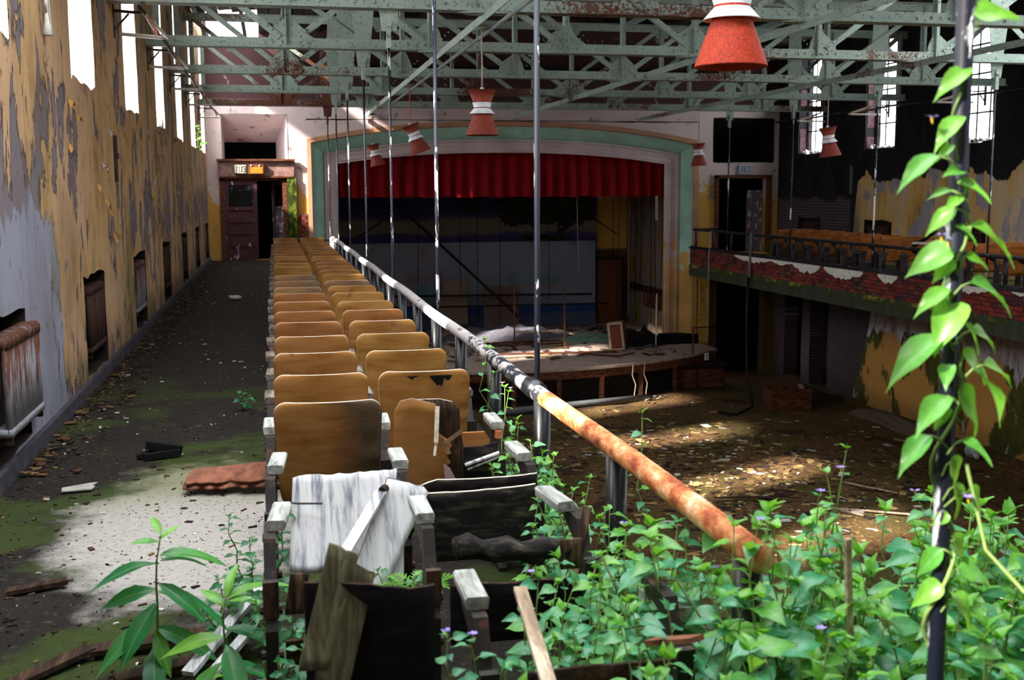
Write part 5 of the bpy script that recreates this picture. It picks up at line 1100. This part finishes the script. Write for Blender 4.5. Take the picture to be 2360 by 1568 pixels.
def chips(name, n, fx, s0, s1, mats, label, cat, seed):
    r = random.Random(seed); mb = MB()
    for i in range(n):
        x, y, z = fx(r); s = s0+(s1-s0)*r.random()**3; a = r.uniform(0, PI); w, l = s*r.uniform(.15, .8), s
        c, sn = math.cos(a), math.sin(a); tz = r.uniform(-.12, .12)*s
        P = [(-w/2, -l/2), (w/2*r.uniform(.5, 1), -l/2), (w/2, l/2*r.uniform(.6, 1)), (-w/2*r.uniform(.4, 1), l/2)]
        T4 = [(x+p[0]*c-p[1]*sn, y+p[0]*sn+p[1]*c, z+.006+.012*s*r.random()+(tz if q in (0, 1) else -tz)*.5+abs(tz)*.5) for q, p in enumerate(P)]
        th = .006+.02*s
        mb.add([(q[0], q[1], q[2]-th) for q in T4]+T4, [(3,2,1,0),(4,5,6,7),(0,1,5,4),(1,2,6,5),(2,3,7,6),(3,0,4,7)], r.randrange(len(mats)))
    o = mb.build(name, mats); return tag(o, label, cat, None, 'stuff')
dm = [plain('pale_wood_chip', '#a88a5c', .9), plain('brown_wood_chip', '#4a3220', .9), plain('dark_wood_chip', '#2a1b14', .9), plain('white_paint_chip', '#c9c6c0', .9), plain('tan_wood_chip', '#6d5534', .9)]
def fmain(r):
    if r.random() < .6: x, y = r.gauss(8.4, 2.0), r.gauss(20.0, 2.6)
    else: x, y = r.uniform(2, 14.3), r.uniform(8, 28)
    x = min(14.3, max(1.6, x)); y = max(6, y)
    y = min(y, apron(x)-.3 if x < 12 else 30.5)
    return x, y, fz(x, y)
chips('floor_debris', 7000, fmain, .012, .24, [dm[0], dm[1], dm[1], dm[2], dm[2], dm[4], dm[4], dm[4], dm[1], dm[2], dm[0], dm[4], dm[3]], 'scattered wood and plaster debris on the hall floor', 'debris', 1)
def faisle(r): 
    x = -1.6+1.55*r.random() if r.random() < .7 else -1.6+.4*r.random()**2
    return x, 4.0+25*r.random()**1.7, 0.0
chips('aisle_debris', 2200, faisle, .006, .05, [dm[3], dm[2], dm[4], dm[1], dm[2], dm[2], dm[1]], 'small flakes and crumbs on the aisle floor', 'debris', 2)
def fwall(r): return XL+.08+.33*r.random()**2.2, 7.5+23*r.random(), .0+.03*r.random()
chips('wall_foot_debris', 1300, fwall, .02, .10, [dm[4], dm[1], dm[2], dm[2], plain('ochre_paint_chip', '#6d5230', .9)], 'fallen paint flakes along the foot of the left wall', 'debris', 3)
chips('stage_debris', 700, lambda r: (r.uniform(2, 11), 29+7*r.random()**.8, ZS+.02), .04, .5, [dm[1], dm[2], dm[2], dm[0], plain('grey_cloth_scrap', '#6d6a70', .9)], 'boards, cloth and rubbish strewn over the stage', 'debris', 4)
r = random.Random(12)
for k, (x0, y0, x1, y1, w) in enumerate(((5.6, 30.2, 9.2, 29.9, .14), (6.6, 29.7, 7.7, 29.4, .16), (5.2, 29.4, 7.2, 29.7, .12), (7.8, 30.1, 9.0, 29.0, .10), (5.9, 32.0, 8.2, 31.9, .16), (6.2, 32.5, 8.6, 32.6, .18), (8.9, 29.0, 9.6, 29.5, .05))):
    mb = MB(); mb.bar((x0, y0, ZS+.03), (x1, y1, ZS+.04), w, .03); o = mb.build('fallen_board', MT['plank'] if k in (1, 2) else MT['woodb']); tag(o, 'fallen board lying on the stage floor, %s from the front' % ORD[[4, 2, 1, 3, 5, 6, 0][k]], 'board', 'boards on the stage floor')
def heap(name, cx, cy, z, rx, ry, h, mat, label, cat, seed, n=18):
    mb = MB(); V = []
    for j in range(n+1):
        for i in range(n+1):
            u, v = -1+2*i/n, -1+2*j/n; d = max(0, 1-(u*u+v*v)); k = mnoise.noise((u*2.6+seed, v*2.6, seed))*.5+.6+.3*mnoise.noise((u*6, v*6+seed, 3))
            V.append((cx+u*rx*(1+.1*math.sin(v*4+seed)), cy+v*ry, z+h*d**.6*max(.05, k)))
    mb.add(V, [(j*(n+1)+i, j*(n+1)+i+1, (j+1)*(n+1)+i+1, (j+1)*(n+1)+i) for j in range(n) for i in range(n)]); o = mb.build(name, mat, smooth=True); return tag(o, label, cat)
heap('cloth_heap', 6.9, 33.8, ZS, 1.9, .9, .55, plain('grey_white_cloth', '#5f5c66', .95), 'grey-white heap of cloth behind the clothes rack', 'cloth', 1)
heap('cloth_heap', 9.2, 32.6, ZS, .9, .6, .28, plain('pale_green_cloth', '#6f8a78', .95), 'pale green crumpled cloth right of the clothes rack', 'cloth', 2)
heap('cloth_heap', 10.4, 31.6, ZS, .8, .8, .62, plain('black_cloth', '#0d0c0e', .95), 'black heap behind the leaning cabinet', 'cloth', 3)
heap('rubble_heap', 13.45, 26.7, ZF, .85, .8, .35, plain('dark_rubble', '#2a221c', .95), 'dark rubble heap beside the wooden box', 'rubble', 4)
heap('rubble_heap', 13.95, 23.6, ZF, .45, 1.6, .22, plain('pale_rubble', '#6d5f52', .95), 'pale rubble along the foot of the right wall', 'rubble', 5)
# timbers on the right gallery
for k, (a, b, w, m_, lab) in enumerate((((11.95, 18.2, .75), (11.75, 18.5, 1.35), .07, 'whitep', 'white upright timber leaning over the right railing'), ((11.55, 17.6, .86), (11.75, 19.3, .80), .09, 'whitep', 'white board lying on the right railing'), ((11.7, 15.6, -.1), (12.0, 16.2, 1.25), .06, 'plank', 'grey batten leaning at the rod right of the vine'), ((12.3, 14.0, .75), (12.2, 16.6, 1.30), .08, 'wooddark', 'dark slanting timber over the right gallery seats'), ((12.1, 19.9, .7), (12.2, 19.3, 1.02), .08, 'wooddark', 'dark broken seat slat sticking up beside the white timber'))):
    mb = MB(); mb.bar(a, b, w, .04); o = mb.build('timber', MT[m_]); tag(o, lab, 'timber')
# ------------------------------------------------------------------ left aisle things
rs = thing('rusted_sheet', 'curved rust-brown sheet lying on the aisle floor by the seats', 'sheet', (-.31, 6.95, .0), -.15)
for z0, dx, seed in ((.0, 0, 1), (.035, .08, 2)):
    mb = MB(); n = 12; V = []; r = random.Random(seed)
    for j in range(9):
        for i in range(n+1):
            u, v = i/n, j/8; V.append((-.26+.5*u+dx*v+.02*r.random()*(i in (0, n)), -.16+.30*v+.03*r.uniform(-1, 1)*(j in (0, 8)), z0+.015+.115*math.sin(PI*min(1, max(0, v*.8+.1)))*(.6+.4*u)))
    mb.add(V+[(x, y, z+.006) for x, y, z in V], [q for j in range(8) for i in range(n) for q in ((j*(n+1)+i+(n+1)*9, j*(n+1)+i+1+(n+1)*9, (j+1)*(n+1)+i+1+(n+1)*9, (j+1)*(n+1)+i+(n+1)*9), ((j+1)*(n+1)+i, (j+1)*(n+1)+i+1, j*(n+1)+i+1, j*(n+1)+i))])
    mb.build('layer', MT['sheet'], rs, True)
dw = thing('rotten_wood_chunk', 'black rotten wood chunk on the pale aisle floor', 'wood', (-.80, 7.9, 0), .5)
for k, (a, b, w, h) in enumerate((((-.10, .02, .10), (.12, -.06, .05), .07, .05), ((-.14, -.04, .03), (.10, -.08, .04), .05, .04), ((-.16, .03, .02), (.02, .0, .06), .04, .03))): mb = MB(); mb.bar(a, b, w, h); mb.build('splinter', MT['black0'], dw)
mb = MB(); mb.prism([(-1.31, 7.12), (-1.30, 7.03), (-1.13, 7.05), (-1.12, 7.12), (-1.14, 7.14), (-1.12, 7.22), (-1.17, 7.2)], 'z', .012, .020); o = mb.build('paper_scrap', MT['paper']); tag(o, 'pale grey scrap on the mossy aisle floor', 'scrap')
mb = MB(); mb.prism([(-.76, 19.6), (-.66, 19.5), (-.58, 19.7), (-.66, 19.95), (-.8, 19.9)], 'z', .02, .05); o = mb.build('plastic_scrap', MT['whitep']); tag(o, 'shiny white scrap far down the aisle', 'scrap')
for k, (a, b, w, m_, lab) in enumerate((((-.36, 4.1, .05), (-.10, 4.55, .20), .05, 'white', 'white split plank leaning at the wrecked seats, lower left'), ((-.30, 4.05, .03), (-.08, 4.42, .14), .04, 'white', 'second white splinter under the white plank'), ((-.75, 4.45, .03), (-.25, 4.5, .05), .09, 'plankd', 'dark board behind the long-leaved plant'), ((-.62, 4.15, .03), (-.15, 4.3, .05), .08, 'plankd', 'dark wet board under the long-leaved plant'), ((-1.22, 5.25, .02), (-.98, 5.32, .03), .06, 'plankd', 'dark strip of wood on the pale floor edge'), ((-1.0, 4.2, .02), (-.75, 4.45, .04), .07, 'plankd', 'dark block of wood at the bottom left corner'))):
    mb = MB(); mb.bar(a, b, w, .02); o = mb.build('plank', MT[m_]); tag(o, lab, 'plank')
for k, (a, b, w, m_, lab) in enumerate((((.635, 2.95, .70), (.59, 2.35, .63), .036, 'plank', 'bleached rail leaning among the vines'), ((.50, 2.6, .42), (.62, 2.4, .66), .04, 'core', 'splintered stake beside the front armrest'), ((1.36, 2.45, .70), (1.34, 2.44, .95), .014, 'plank', 'thin bare stick standing in the vines'), ((.95, 2.75, .60), (1.02, 2.6, .66), .05, 'sheet', 'rusted bracket among the vines'))):
    mb = MB(); mb.bar(a, b, w, .014); o = mb.build('timber', MT[m_]); tag(o, lab, 'timber')
# ------------------------------------------------------------------ plants
def leaf_mesh(name, mat, outline, fold=.18, droop=.25, wave=.03):
    """leaf along +Y, unit length, folded along the midrib; outline = [(t, halfwidth)]"""
    mb = MB(); V = []; n = len(outline)
    for t, w in outline:
        z = -droop*t*t
        V += [(-w, t, z+fold*w+wave*math.sin(t*9)), (-w*.5, t, z+fold*w*.35), (0, t, z), (w*.5, t, z+fold*w*.35), (w, t, z+fold*w-wave*math.sin(t*9))]
    mb.add(V, [(i*5+j, i*5+j+1, i*5+j+6, i*5+j+5) for i in range(n-1) for j in range(4)]); return mb.mesh(name, mat, True)
heart = [(-.07, .16), (-.03, .27), (.08, .36), (.22, .385), (.4, .34), (.58, .25), (.76, .14), (.9, .06), (1.0, .004)]
ovate = [(0, .02), (.06, .15), (.18, .27), (.34, .31), (.52, .26), (.7, .165), (.86, .075), (1.0, .004)]
lance = [(0, .015), (.08, .05), (.22, .115), (.4, .155), (.58, .15), (.74, .115), (.88, .06), (1.0, .004)]
LV = dict(A=[leaf_mesh('leaf', MT['leafA'], heart), leaf_mesh('leaf', MT['leafA'], ovate, .25, .35), leaf_mesh('leaf', MT['leafA'], heart, .05, .5, .05)],
          B=[leaf_mesh('leaf', MT['leafB'], heart, .2, .3), leaf_mesh('leaf', MT['leafB'], ovate, .3, .4)],
          E=[leaf_mesh('leaf', MT['leafB'], lance, .25, .45, .02)],
          C=[leaf_mesh('leaf', MT['leafC'], lance, .25, .45, .02), leaf_mesh('leaf', MT['leafC'], lance, .15, .7, .02)],
          D=[leaf_mesh('leaf', MT['leafD'], heart), leaf_mesh('leaf', MT['leafD'], ovate, .2, .3)])
RP = random.Random(21)
def orient(o, base, direction, up=(0, 0, 1), roll=0.):
    y = Vector(direction).normalized(); u = Vector(up); z = (u-y*u.dot(y))
    if z.length < 1e-3: z = Vector((1, 0, 0))
    z.normalize(); x = y.cross(z); m = Matrix((x, y, z)).transposed()
    o.location = base; o.rotation_euler = (m @ Matrix.Rotation(roll, 3, 'Y')).to_euler()
def leaf(par, kind, base, direction, size, up=(0, 0, 1), roll=0., petiole=.0, mb=None, var=None):
    d = Vector(direction).normalized(); b = Vector(base)
    if mb is not None and petiole:
        e = b+d*petiole+Vector((0, 0, petiole*.35)); mb.tube([b, b+d*petiole*.6+Vector((0, 0, petiole*.35)), e], .0022, 4, cap=False); b = e
    me = LV[kind][RP.randrange(len(LV[kind]))] if var is None else LV[kind][var]
    o = link('leaf', me, par); orient(o, b, d, up, roll); o.scale = (size*RP.uniform(.9, 1.15), size, size); return o
def flower(par, p):
    mb = MB(); p = Vector(p)
    for k in range(5):
        a = 2*PI*k/5+RP.random(); d = Vector((math.cos(a), math.sin(a)*.8, .3)); q = p+d*.016; s = d.cross(Vector((0, 0, 1))).normalized()*.006; mb.add([p, p+d*.009+s, q, p+d*.009-s], [(0,1,2,3)])
    o = mb.build('flower', MT['petal'], par); mb = MB(); mb.tube([p, p+Vector((0, -.004, -.012))], [.003, .001], 5); mb.build('anther', MT['anther'], o)
def vine(root, tips, kind, n, size, label, group, seed, spread=.5, stem='stem', r0=.005, flowers=0, up=(0, 0, 1), name='nightshade_vine'):
    """stems from root through given points, with leaves along them"""
    rr = random.Random(seed); mb = MB(); root = Vector(root); paths = []
    for tip in tips:
        tip = Vector(tip); k = 6; P = []
        for i in range(k+1):
            u = i/k; p = root.lerp(tip, u); a = math.sin(PI*u)*.12*(tip-root).length; P.append(p+Vector((rr.uniform(-1, 1)*a*.5, rr.uniform(-1, 1)*a*.5, a*.6 if tip.z < root.z+.2 else 0)))
        P = [q-root for q in P]; mb.tube(P, [r0*(1-.65*i/k) for i in range(k+1)], 5); paths.append(P)
    t = bpy.data.objects.new(name, None); COL.objects.link(t); t.location = root; t.empty_display_size = .05; tag(t, label, 'plant', group)
    tot = sum((P[-1]-P[0]).length for P in paths)
    for P in paths:
        m = max(3, round(n*(P[-1]-P[0]).length/tot))
        for i in range(m):
            u = .12+.88*(i+.5)/m; f = u*(len(P)-1); a = int(min(f, len(P)-2)); p = P[a].lerp(P[a+1], f-a); ax = (P[a+1]-P[a]).normalized()
            an = i*2.4+rr.uniform(-.5, .5); side = Vector((math.cos(an), math.sin(an), rr.uniform(-.25, .35))); side = (side-ax*side.dot(ax)*.6).normalized()
            s = size[0]+(size[1]-size[0])*rr.random(); s *= (1.1-.55*u)
            leaf(t, kind if kind != 'AB' else ('A' if rr.random() < .75 else 'B'), p, side+Vector((0, -.15, rr.uniform(-.15, .2))), s, (rr.uniform(-.3, .3), -.3+rr.uniform(-.25, .2), 1), rr.uniform(-.3, .3), s*.35, mb)
        for i in range(3): leaf(t, kind if kind != 'AB' else 'B', P[-1], Vector((rr.uniform(-1, 1), rr.uniform(-1, 1), .8)), size[0]*.6)
    for i in range(flowers): P = paths[i % len(paths)]; flower(t, P[-1 if i < len(paths) else 3]+Vector((rr.uniform(-.03, .03), rr.uniform(-.03, .03), .02)))
    mb.build('stem', MT[stem], t, True); return t
GT = 'sprawling nightshade thicket'
LT = 'leafy nightshade sprawling in the thicket at the bottom right'
# thicket over the rear gallery, the rail end and the broken seats
rq = random.Random(5)
COLS = ['beside the rail', 'second from the rail', 'third from the rail', 'fourth from the rail', 'fifth from the rail', 'furthest right']
ROWS = ['along the bottom edge', 'in the second row back', 'in the third row back', 'at the back of the thicket']
for j in range(4):
    for i in range(6):
        x, y = 1.22+.235*i, 2.30+.29*j; h = (.80, .83, .84, .80)[j]-.03*(i == 0)+.02*(i > 2)
        tips = [(x+rq.uniform(-.22, .22), y+rq.uniform(-.22, .18), h*rq.uniform(.68, 1.02)) for _ in range(9)]
        vine((x, y, .0), tips, 'AB', 104, (.085, .15), 'nightshade clump %s, %s' % (COLS[i], ROWS[j]), GT, 100+i*7+j, flowers=1 if (i+j) % 4 == 0 else 0)
FS = ['in front of the nearest dark seat back', 'behind the front armrest', 'over the wrecked railing-side seat', 'below the burnt backboard', 'round the leaning bleached rail', 'between the front armrest and the rail', 'at the foot of the burnt backboard', 'under the orange rail']
for k, (x, y, h) in enumerate(((.60, 2.45, .62), (.70, 2.80, .68), (.86, 3.0, .70), (.70, 3.15, .64), (.92, 2.55, .74), (1.05, 2.85, .74), (.92, 3.25, .66), (1.14, 3.12, .74))):
    tips = [(x+rq.uniform(-.16, .16), y+rq.uniform(-.16, .16), h*rq.uniform(.7, 1.05)) for _ in range(6)]
    vine((x, y, 0), tips, 'A' if k % 2 else 'AB', 76, (.06, .115), 'nightshade growing '+FS[k], 'nightshade in the broken seats', 200+k, flowers=1 if k % 3 == 0 else 0)
for i in range(8):
    y = 3.38+.29*i; x = 1.13+rq.uniform(-.03, .03); h = (.70, .66, .60, .58, .60, .62, .60, .56)[i]
    tips = [(x+rq.uniform(-.17, .15), y+rq.uniform(-.2, .2), h*rq.uniform(.7, 1.1)) for _ in range(7)]
    vine((x, y, 0), tips, 'AB', 84, (.05, .10), 'nightshade between the seats and the railing, %s clump from the camera' % ORD[i], 'nightshade along the railing', 300+i, flowers=1 if i % 3 == 0 else 0)
one = [((1.32, 2.85, 0), [(1.24, 2.74, .90), (1.31, 2.78, .88), (1.20, 2.70, .85), (1.28, 2.62, .89), (1.22, 2.85, .87), (1.34, 2.70, .86)], 'AB', 44, (.07, .12), 'nightshade creeping over the near end of the orange rail', 1),
       ((1.10, 5.45, .05), [(1.08, 5.35, .84), (1.14, 5.55, .78), (1.02, 5.3, .62), (1.12, 5.25, .70)], 'AB', 34, (.05, .09), 'bushy nightshade beside the seat with burn marks', 2),
       ((1.17, 6.2, .1), [(1.12, 6.1, .98), (1.16, 6.05, .80)], 'AB', 16, (.05, .08), 'small nightshade shoot rising left of the rail, furthest along it', 0),
       ((1.36, 4.0, .1), [(1.385, 4.15, .93)], 'AB', 14, (.05, .08), 'single upright vine crossing the orange rail', 0),
       ((1.22, 3.2, .2), [(1.16, 3.35, .70), (1.19, 3.4, .66)], 'AB', 16, (.04, .07), 'upright shoot in front of the blackened seat', 0),
       ((.88, 4.05, .1), [(.93, 3.98, .66), (.90, 3.95, .56)], 'AB', 22, (.045, .075), 'light vine hanging over the right end of the blackened seat', 0),
       ((2.0, 3.0, .1), [(1.72, 2.75, .94), (1.68, 2.7, .88)], 'AB', 22, (.05, .085), 'upright shoot with an arching stem, right of the orange rail end', 1),
       ((1.45, 2.85, .3), [(1.42, 2.75, .97), (1.47, 2.8, .92)], 'A', 18, (.04, .07), 'narrow shoot with a violet flower beside the orange rail end', 1),
       ((1.60, 2.9, .3), [(1.52, 2.9, .99), (1.58, 2.9, 1.06)], 'AB', 8, (.05, .07), 'thin stray shoot standing highest over the orange rail end', 1)]
for k, (rt0, tips, kd, n, sz, lb, fl_) in enumerate(one): vine(rt0, tips, kd, n, sz, lb, None, 500+k, flowers=fl_)
# vines at the left foot of the seats
ll = [((-.17, 4.75, 0), [(-.22, 4.7, .46), (-.14, 4.7, .36)], 'D', 16, 'dark-leaved shoot on the pale floor left of the seats, the tallest there'), ((-.08, 4.35, 0), [(-.02, 4.25, .52), (-.12, 4.2, .40), (.02, 4.2, .62)], 'D', 30, 'vine climbing the leftmost armrest post'), ((-.05, 3.9, 0), [(.02, 3.75, .45), (-.10, 3.8, .42), (.05, 3.7, .30)], 'D', 28, 'vine at the foot of the leftmost armrest, below the planks'),
      ((-.22, 4.45, 0), [(-.26, 4.4, .30), (-.16, 4.35, .32), (-.3, 4.3, .2)], 'D', 26, 'low dark vine between the long-leaved plants and the seats'), ((.0, 3.4, 0), [(.06, 3.3, .5), (-.03, 3.3, .40), (-.05, 3.4, .25)], 'D', 26, 'dark vine at the bottom edge below the leaning planks'), ((.50, 2.95, 0), [(.47, 2.8, .62), (.40, 2.75, .66), (.52, 2.75, .52)], 'A', 24, 'vine with violet flowers beside the front armrest post'),
      ((.42, 4.35, 0), [(.33, 4.0, .42), (.46, 3.95, .40)], 'D', 14, 'green shoot between the bleached and wrecked seats'), ((-1.35, 3.95, 0), [(-1.30, 3.9, .12), (-1.4, 3.9, .10)], 'D', 8, 'small dark plant at the bottom left corner'), ((-.30, 9.5, 0), [(-.3, 9.4, .16), (-.24, 9.5, .12)], 'D', 9, 'small plant on the dark aisle floor')]
for k, (rt0, tips, kd, n, lb) in enumerate(ll): vine(rt0, tips, kd, int(n*1.9), (.038, .085), lb, None, 600+k, flowers=2 if 'violet' in lb else 0)
# two long-leaved plants
def longleaf(root, top, leaves, label, seed):
    t = bpy.data.objects.new('long_leaved_plant', None); COL.objects.link(t); t.location = root; tag(t, label, 'plant'); rr = random.Random(seed)
    a, b = Vector((0, 0, 0)), Vector(top)-Vector(root); mb = MB(); P = [a.lerp(b, i/6)+Vector((.01*math.sin(i), .01*math.cos(i*2), 0)) for i in range(7)]; mb.tube(P, [.007*(1-.6*i/6) for i in range(7)], 6); mb.build('stem', MT['stem'], t, True)
    for u, az, el, s in leaves:
        p = a.lerp(b, u); leaf(t, 'C' if u < .9 else 'E', p, (math.cos(az)*math.cos(el), math.sin(az)*math.cos(el), math.sin(el)), s, (0, -.3, 1), rr.uniform(-.3, .3))
longleaf((-.50, 4.25, 0), (-.435, 4.15, .56), [(1, 2.2, .9, .10), (.98, .6, .7, .08), (.95, -2.6, .5, .11), (.86, .1, .25, .21), (.80, 3.25, .2, .24), (.82, .3, .15, .16), (.62, 3.4, .05, .20), (.66, -.5, -.35, .21), (.60, .05, -.05, .26), (.52, -2.2, -.5, .24), (.34, -.4, -.2, .24), (.40, -2.5, -.2, .26), (.32, -1.2, -.6, .17), (.2, -1.5, -.3, .28), (.45, 2.0, .2, .16)], 'tall plant with long lance-shaped leaves at the lower left', 3)
longleaf((-.22, 3.95, 0), (-.20, 3.85, .42), [(1, 1.2, 1.1, .12), (.98, .4, .4, .22), (.96, -.4, .3, .14), (.7, -.3, .1, .25), (.62, 3.3, .2, .2), (.55, -1.3, -.4, .28), (.4, -2.4, -.1, .24), (.35, .2, -.1, .22), (.25, 2.9, .0, .2), (.9, 2.6, .7, .12)], 'second long-leaved plant right of the tall one, with bright top leaves', 4)
# fern between the wrecked seats
fr = bpy.data.objects.new('fern', None); COL.objects.link(fr); fr.location = (.47, 3.95, .30); tag(fr, 'small fern between the bleached seat and the middle armrest post', 'plant')
for k in range(6):
    a = k*1.05+.2; mb = MB(); L_ = .20; P = [Vector((math.cos(a)*L_*s*.8, math.sin(a)*L_*s*.6, .26*s-.18*s*s)) for s in [i/12 for i in range(13)]]; mb.tube(P, .002, 4)
    for i in range(2, 13):
        d = (P[i]-P[i-1]).normalized(); sd_ = d.cross(Vector((0, 0, 1))).normalized(); w = .05*math.sin(PI*min(1, i/13+.1)); q = .006
        for s in (-1, 1): mb.add([P[i]-d*q, P[i]+sd_*s*w*.5+d*q*1.2, P[i]+sd_*s*w+d*q*2, P[i]+sd_*s*w*.5-d*q], [(0,1,2,3)])
    mb.build('frond', MT['leafB'], fr)
# the climbing vine on the nearest rod: leaves (base, tip in metres round the rod)
VX, VY = 1.352, TY[0]
cv = bpy.data.objects.new('climbing_vine', None); COL.objects.link(cv); cv.location = (VX, VY, 0); tag(cv, 'bright green heart-leaved vine winding up the nearest rod', 'plant')
mb = MB(); mb.tube([((.026+.004*math.sin(i))*math.cos(i*.55+1.2), .026*math.sin(i*.55+1.2)-.0, .45+.030*i) for i in range(52)], [.0055-.00006*i for i in range(52)], 6)
# (base x, base z, tip x, tip z, apparent width / length, depth of the tip) in metres from the rod
CL = [(0.012, 2.133, 0.1, 2.139, 0.65, -0.031), (0.005, 2.028, -0.084, 1.988, 0.43, -0.006), (-0.009, 1.934, -0.091, 1.887, 0.31, -0.02), (-0.059, 1.857, -0.161, 1.814, 0.26, -0.002), (-0.026, 1.878, -0.068, 1.855, 0.48, 0.0), (-0.009, 1.827, -0.058, 1.835, 0.49, -0.045), (-0.013, 1.805, 0.042, 1.788, 0.48, -0.049), (-0.015, 1.753, -0.08, 1.71, 0.52, 0.017), (-0.006, 1.775, -0.054, 1.762, 0.42, -0.029), (0.021, 1.718, 0.138, 1.672, 0.3, -0.031), (-0.03, 1.67, -0.115, 1.623, 0.59, 0.03), (0.01, 1.656, 0.072, 1.645, 0.55, -0.012), (-0.019, 1.648, -0.058, 1.603, 0.6, 0.017), (0.027, 1.603, 0.149, 1.569, 0.34, -0.012), (-0.021, 1.591, -0.107, 1.557, 0.32, 0.001), (-0.005, 1.559, -0.079, 1.472, 0.56, -0.038), (0.033, 1.505, 0.119, 1.479, 0.41, 0.001), (-0.031, 1.493, -0.169, 1.422, 0.23, 0.019), (0.02, 1.455, 0.093, 1.401, 0.58, -0.008), (0.042, 1.423, 0.174, 1.335, 0.25, 0.009), (0.066, 1.433, 0.164, 1.409, 0.33, 0.004), (-0.015, 1.371, -0.117, 1.33, 0.26, -0.045), (0.014, 1.374, 0.105, 1.283, 0.69, 0.011), (-0.019, 1.348, -0.041, 1.297, 0.84, -0.003), (-0.051, 1.29, -0.147, 1.241, 0.22, -0.026), (0.024, 1.277, 0.079, 1.252, 0.51, -0.048), (0.002, 1.234, 0.047, 1.167, 0.83, 0.019), (0.014, 1.181, 0.033, 1.108, 0.76, -0.012), (0.047, 1.167, 0.105, 1.103, 0.7, 0.008), (-0.003, 1.121, -0.032, 1.09, 0.69, 0.02), (0.015, 1.068, 0.069, 1.003, 0.76, 0.007), (-0.009, 1.047, -0.067, 0.985, 0.52, 0.024), (0.033, 1.006, 0.117, 0.971, 0.59, -0.018), (-0.016, 0.971, -0.074, 0.919, 0.65, 0.014), (0.027, 0.94, 0.082, 0.868, 0.7, -0.014), (0.007, 1.805, -0.015, 1.753, 0.38, 0.025), (-0.026, 1.788, -0.074, 1.784, 0.4, 0.02), (0.012, 1.523, 0.049, 1.477, 0.49, -0.042), (-0.018, 1.434, -0.046, 1.399, 0.6, -0.039), (-0.013, 1.718, 0.027, 1.696, 0.47, -0.033)]
for i, (bx_, bz, tx, tz, wr_, dy) in enumerate(CL):
    b = Vector((bx_, -.02, bz)); d = Vector((tx-bx_, dy, tz-bz)); L_ = d.length; dn = d.normalized()
    view = Vector((0, -1, -.12)); pr_ = dn.cross(view).normalized(); pr_ = pr_ if pr_.z > 0 else -pr_
    k = min(1, wr_/.95); n_ = view*k+pr_*math.sqrt(max(0, 1-k*k))
    r0_ = Vector((.02*math.cos(bz*18), -.02, bz-.03)); mb.tube([r0_, (r0_+b)/2+Vector((0, 0, .008)), b], .0024, 4)
    o = link('leaf', LV['B'][0 if wr_ > .55 else 1], cv); orient(o, b, dn, n_, 0); o.scale = (L_*.78, L_*.94, L_)
mb.build('stem', MT['stem'], cv, True)
for p in ((-.09, -.04, 1.93), (-.065, -.05, 1.70), (-.05, -.05, 1.69), (.03, -.04, 1.16)): flower(cv, p)
mb = MB(); mb.tube([(VX+.05, VY, 1.22), (VX+.07, VY-.05, 1.05), (VX+.15, VY-.1, .95), (VX+.26, VY-.1, .89)], .004, 5); o = mb.build('vine_runner', MT['stem'], smooth=True); tag(o, 'bare runner stem arching right from the climbing vine', 'stem')
tag(vine((-1.60, 26.2, 2.82), [(-1.55, 26.1, 3.25), (-1.5, 26.4, 2.7)], 'B', 12, (.10, .18), 'green vine growing through a far left window', None, 900), None, 'plant')
for i in range(9):
    x0, y0 = .55+.19*i, rq.uniform(2.1, 3.0); a = rq.uniform(0, 6.28); L_ = rq.uniform(.3, .7); z0 = rq.uniform(.45, .7)
    mb = MB(); mb.tube([(x0, y0, z0), (x0+math.cos(a)*L_*.5, y0+math.sin(a)*L_*.3, z0+.08), (x0+math.cos(a)*L_, y0+math.sin(a)*L_*.6, z0+.02)], .0035, 5); o = mb.build('bare_stem', MT['stemd'], smooth=True); tag(o, 'bare brown stem arching through the thicket, %s from the left' % ORD[i], 'stem', 'bare stems in the thicket')
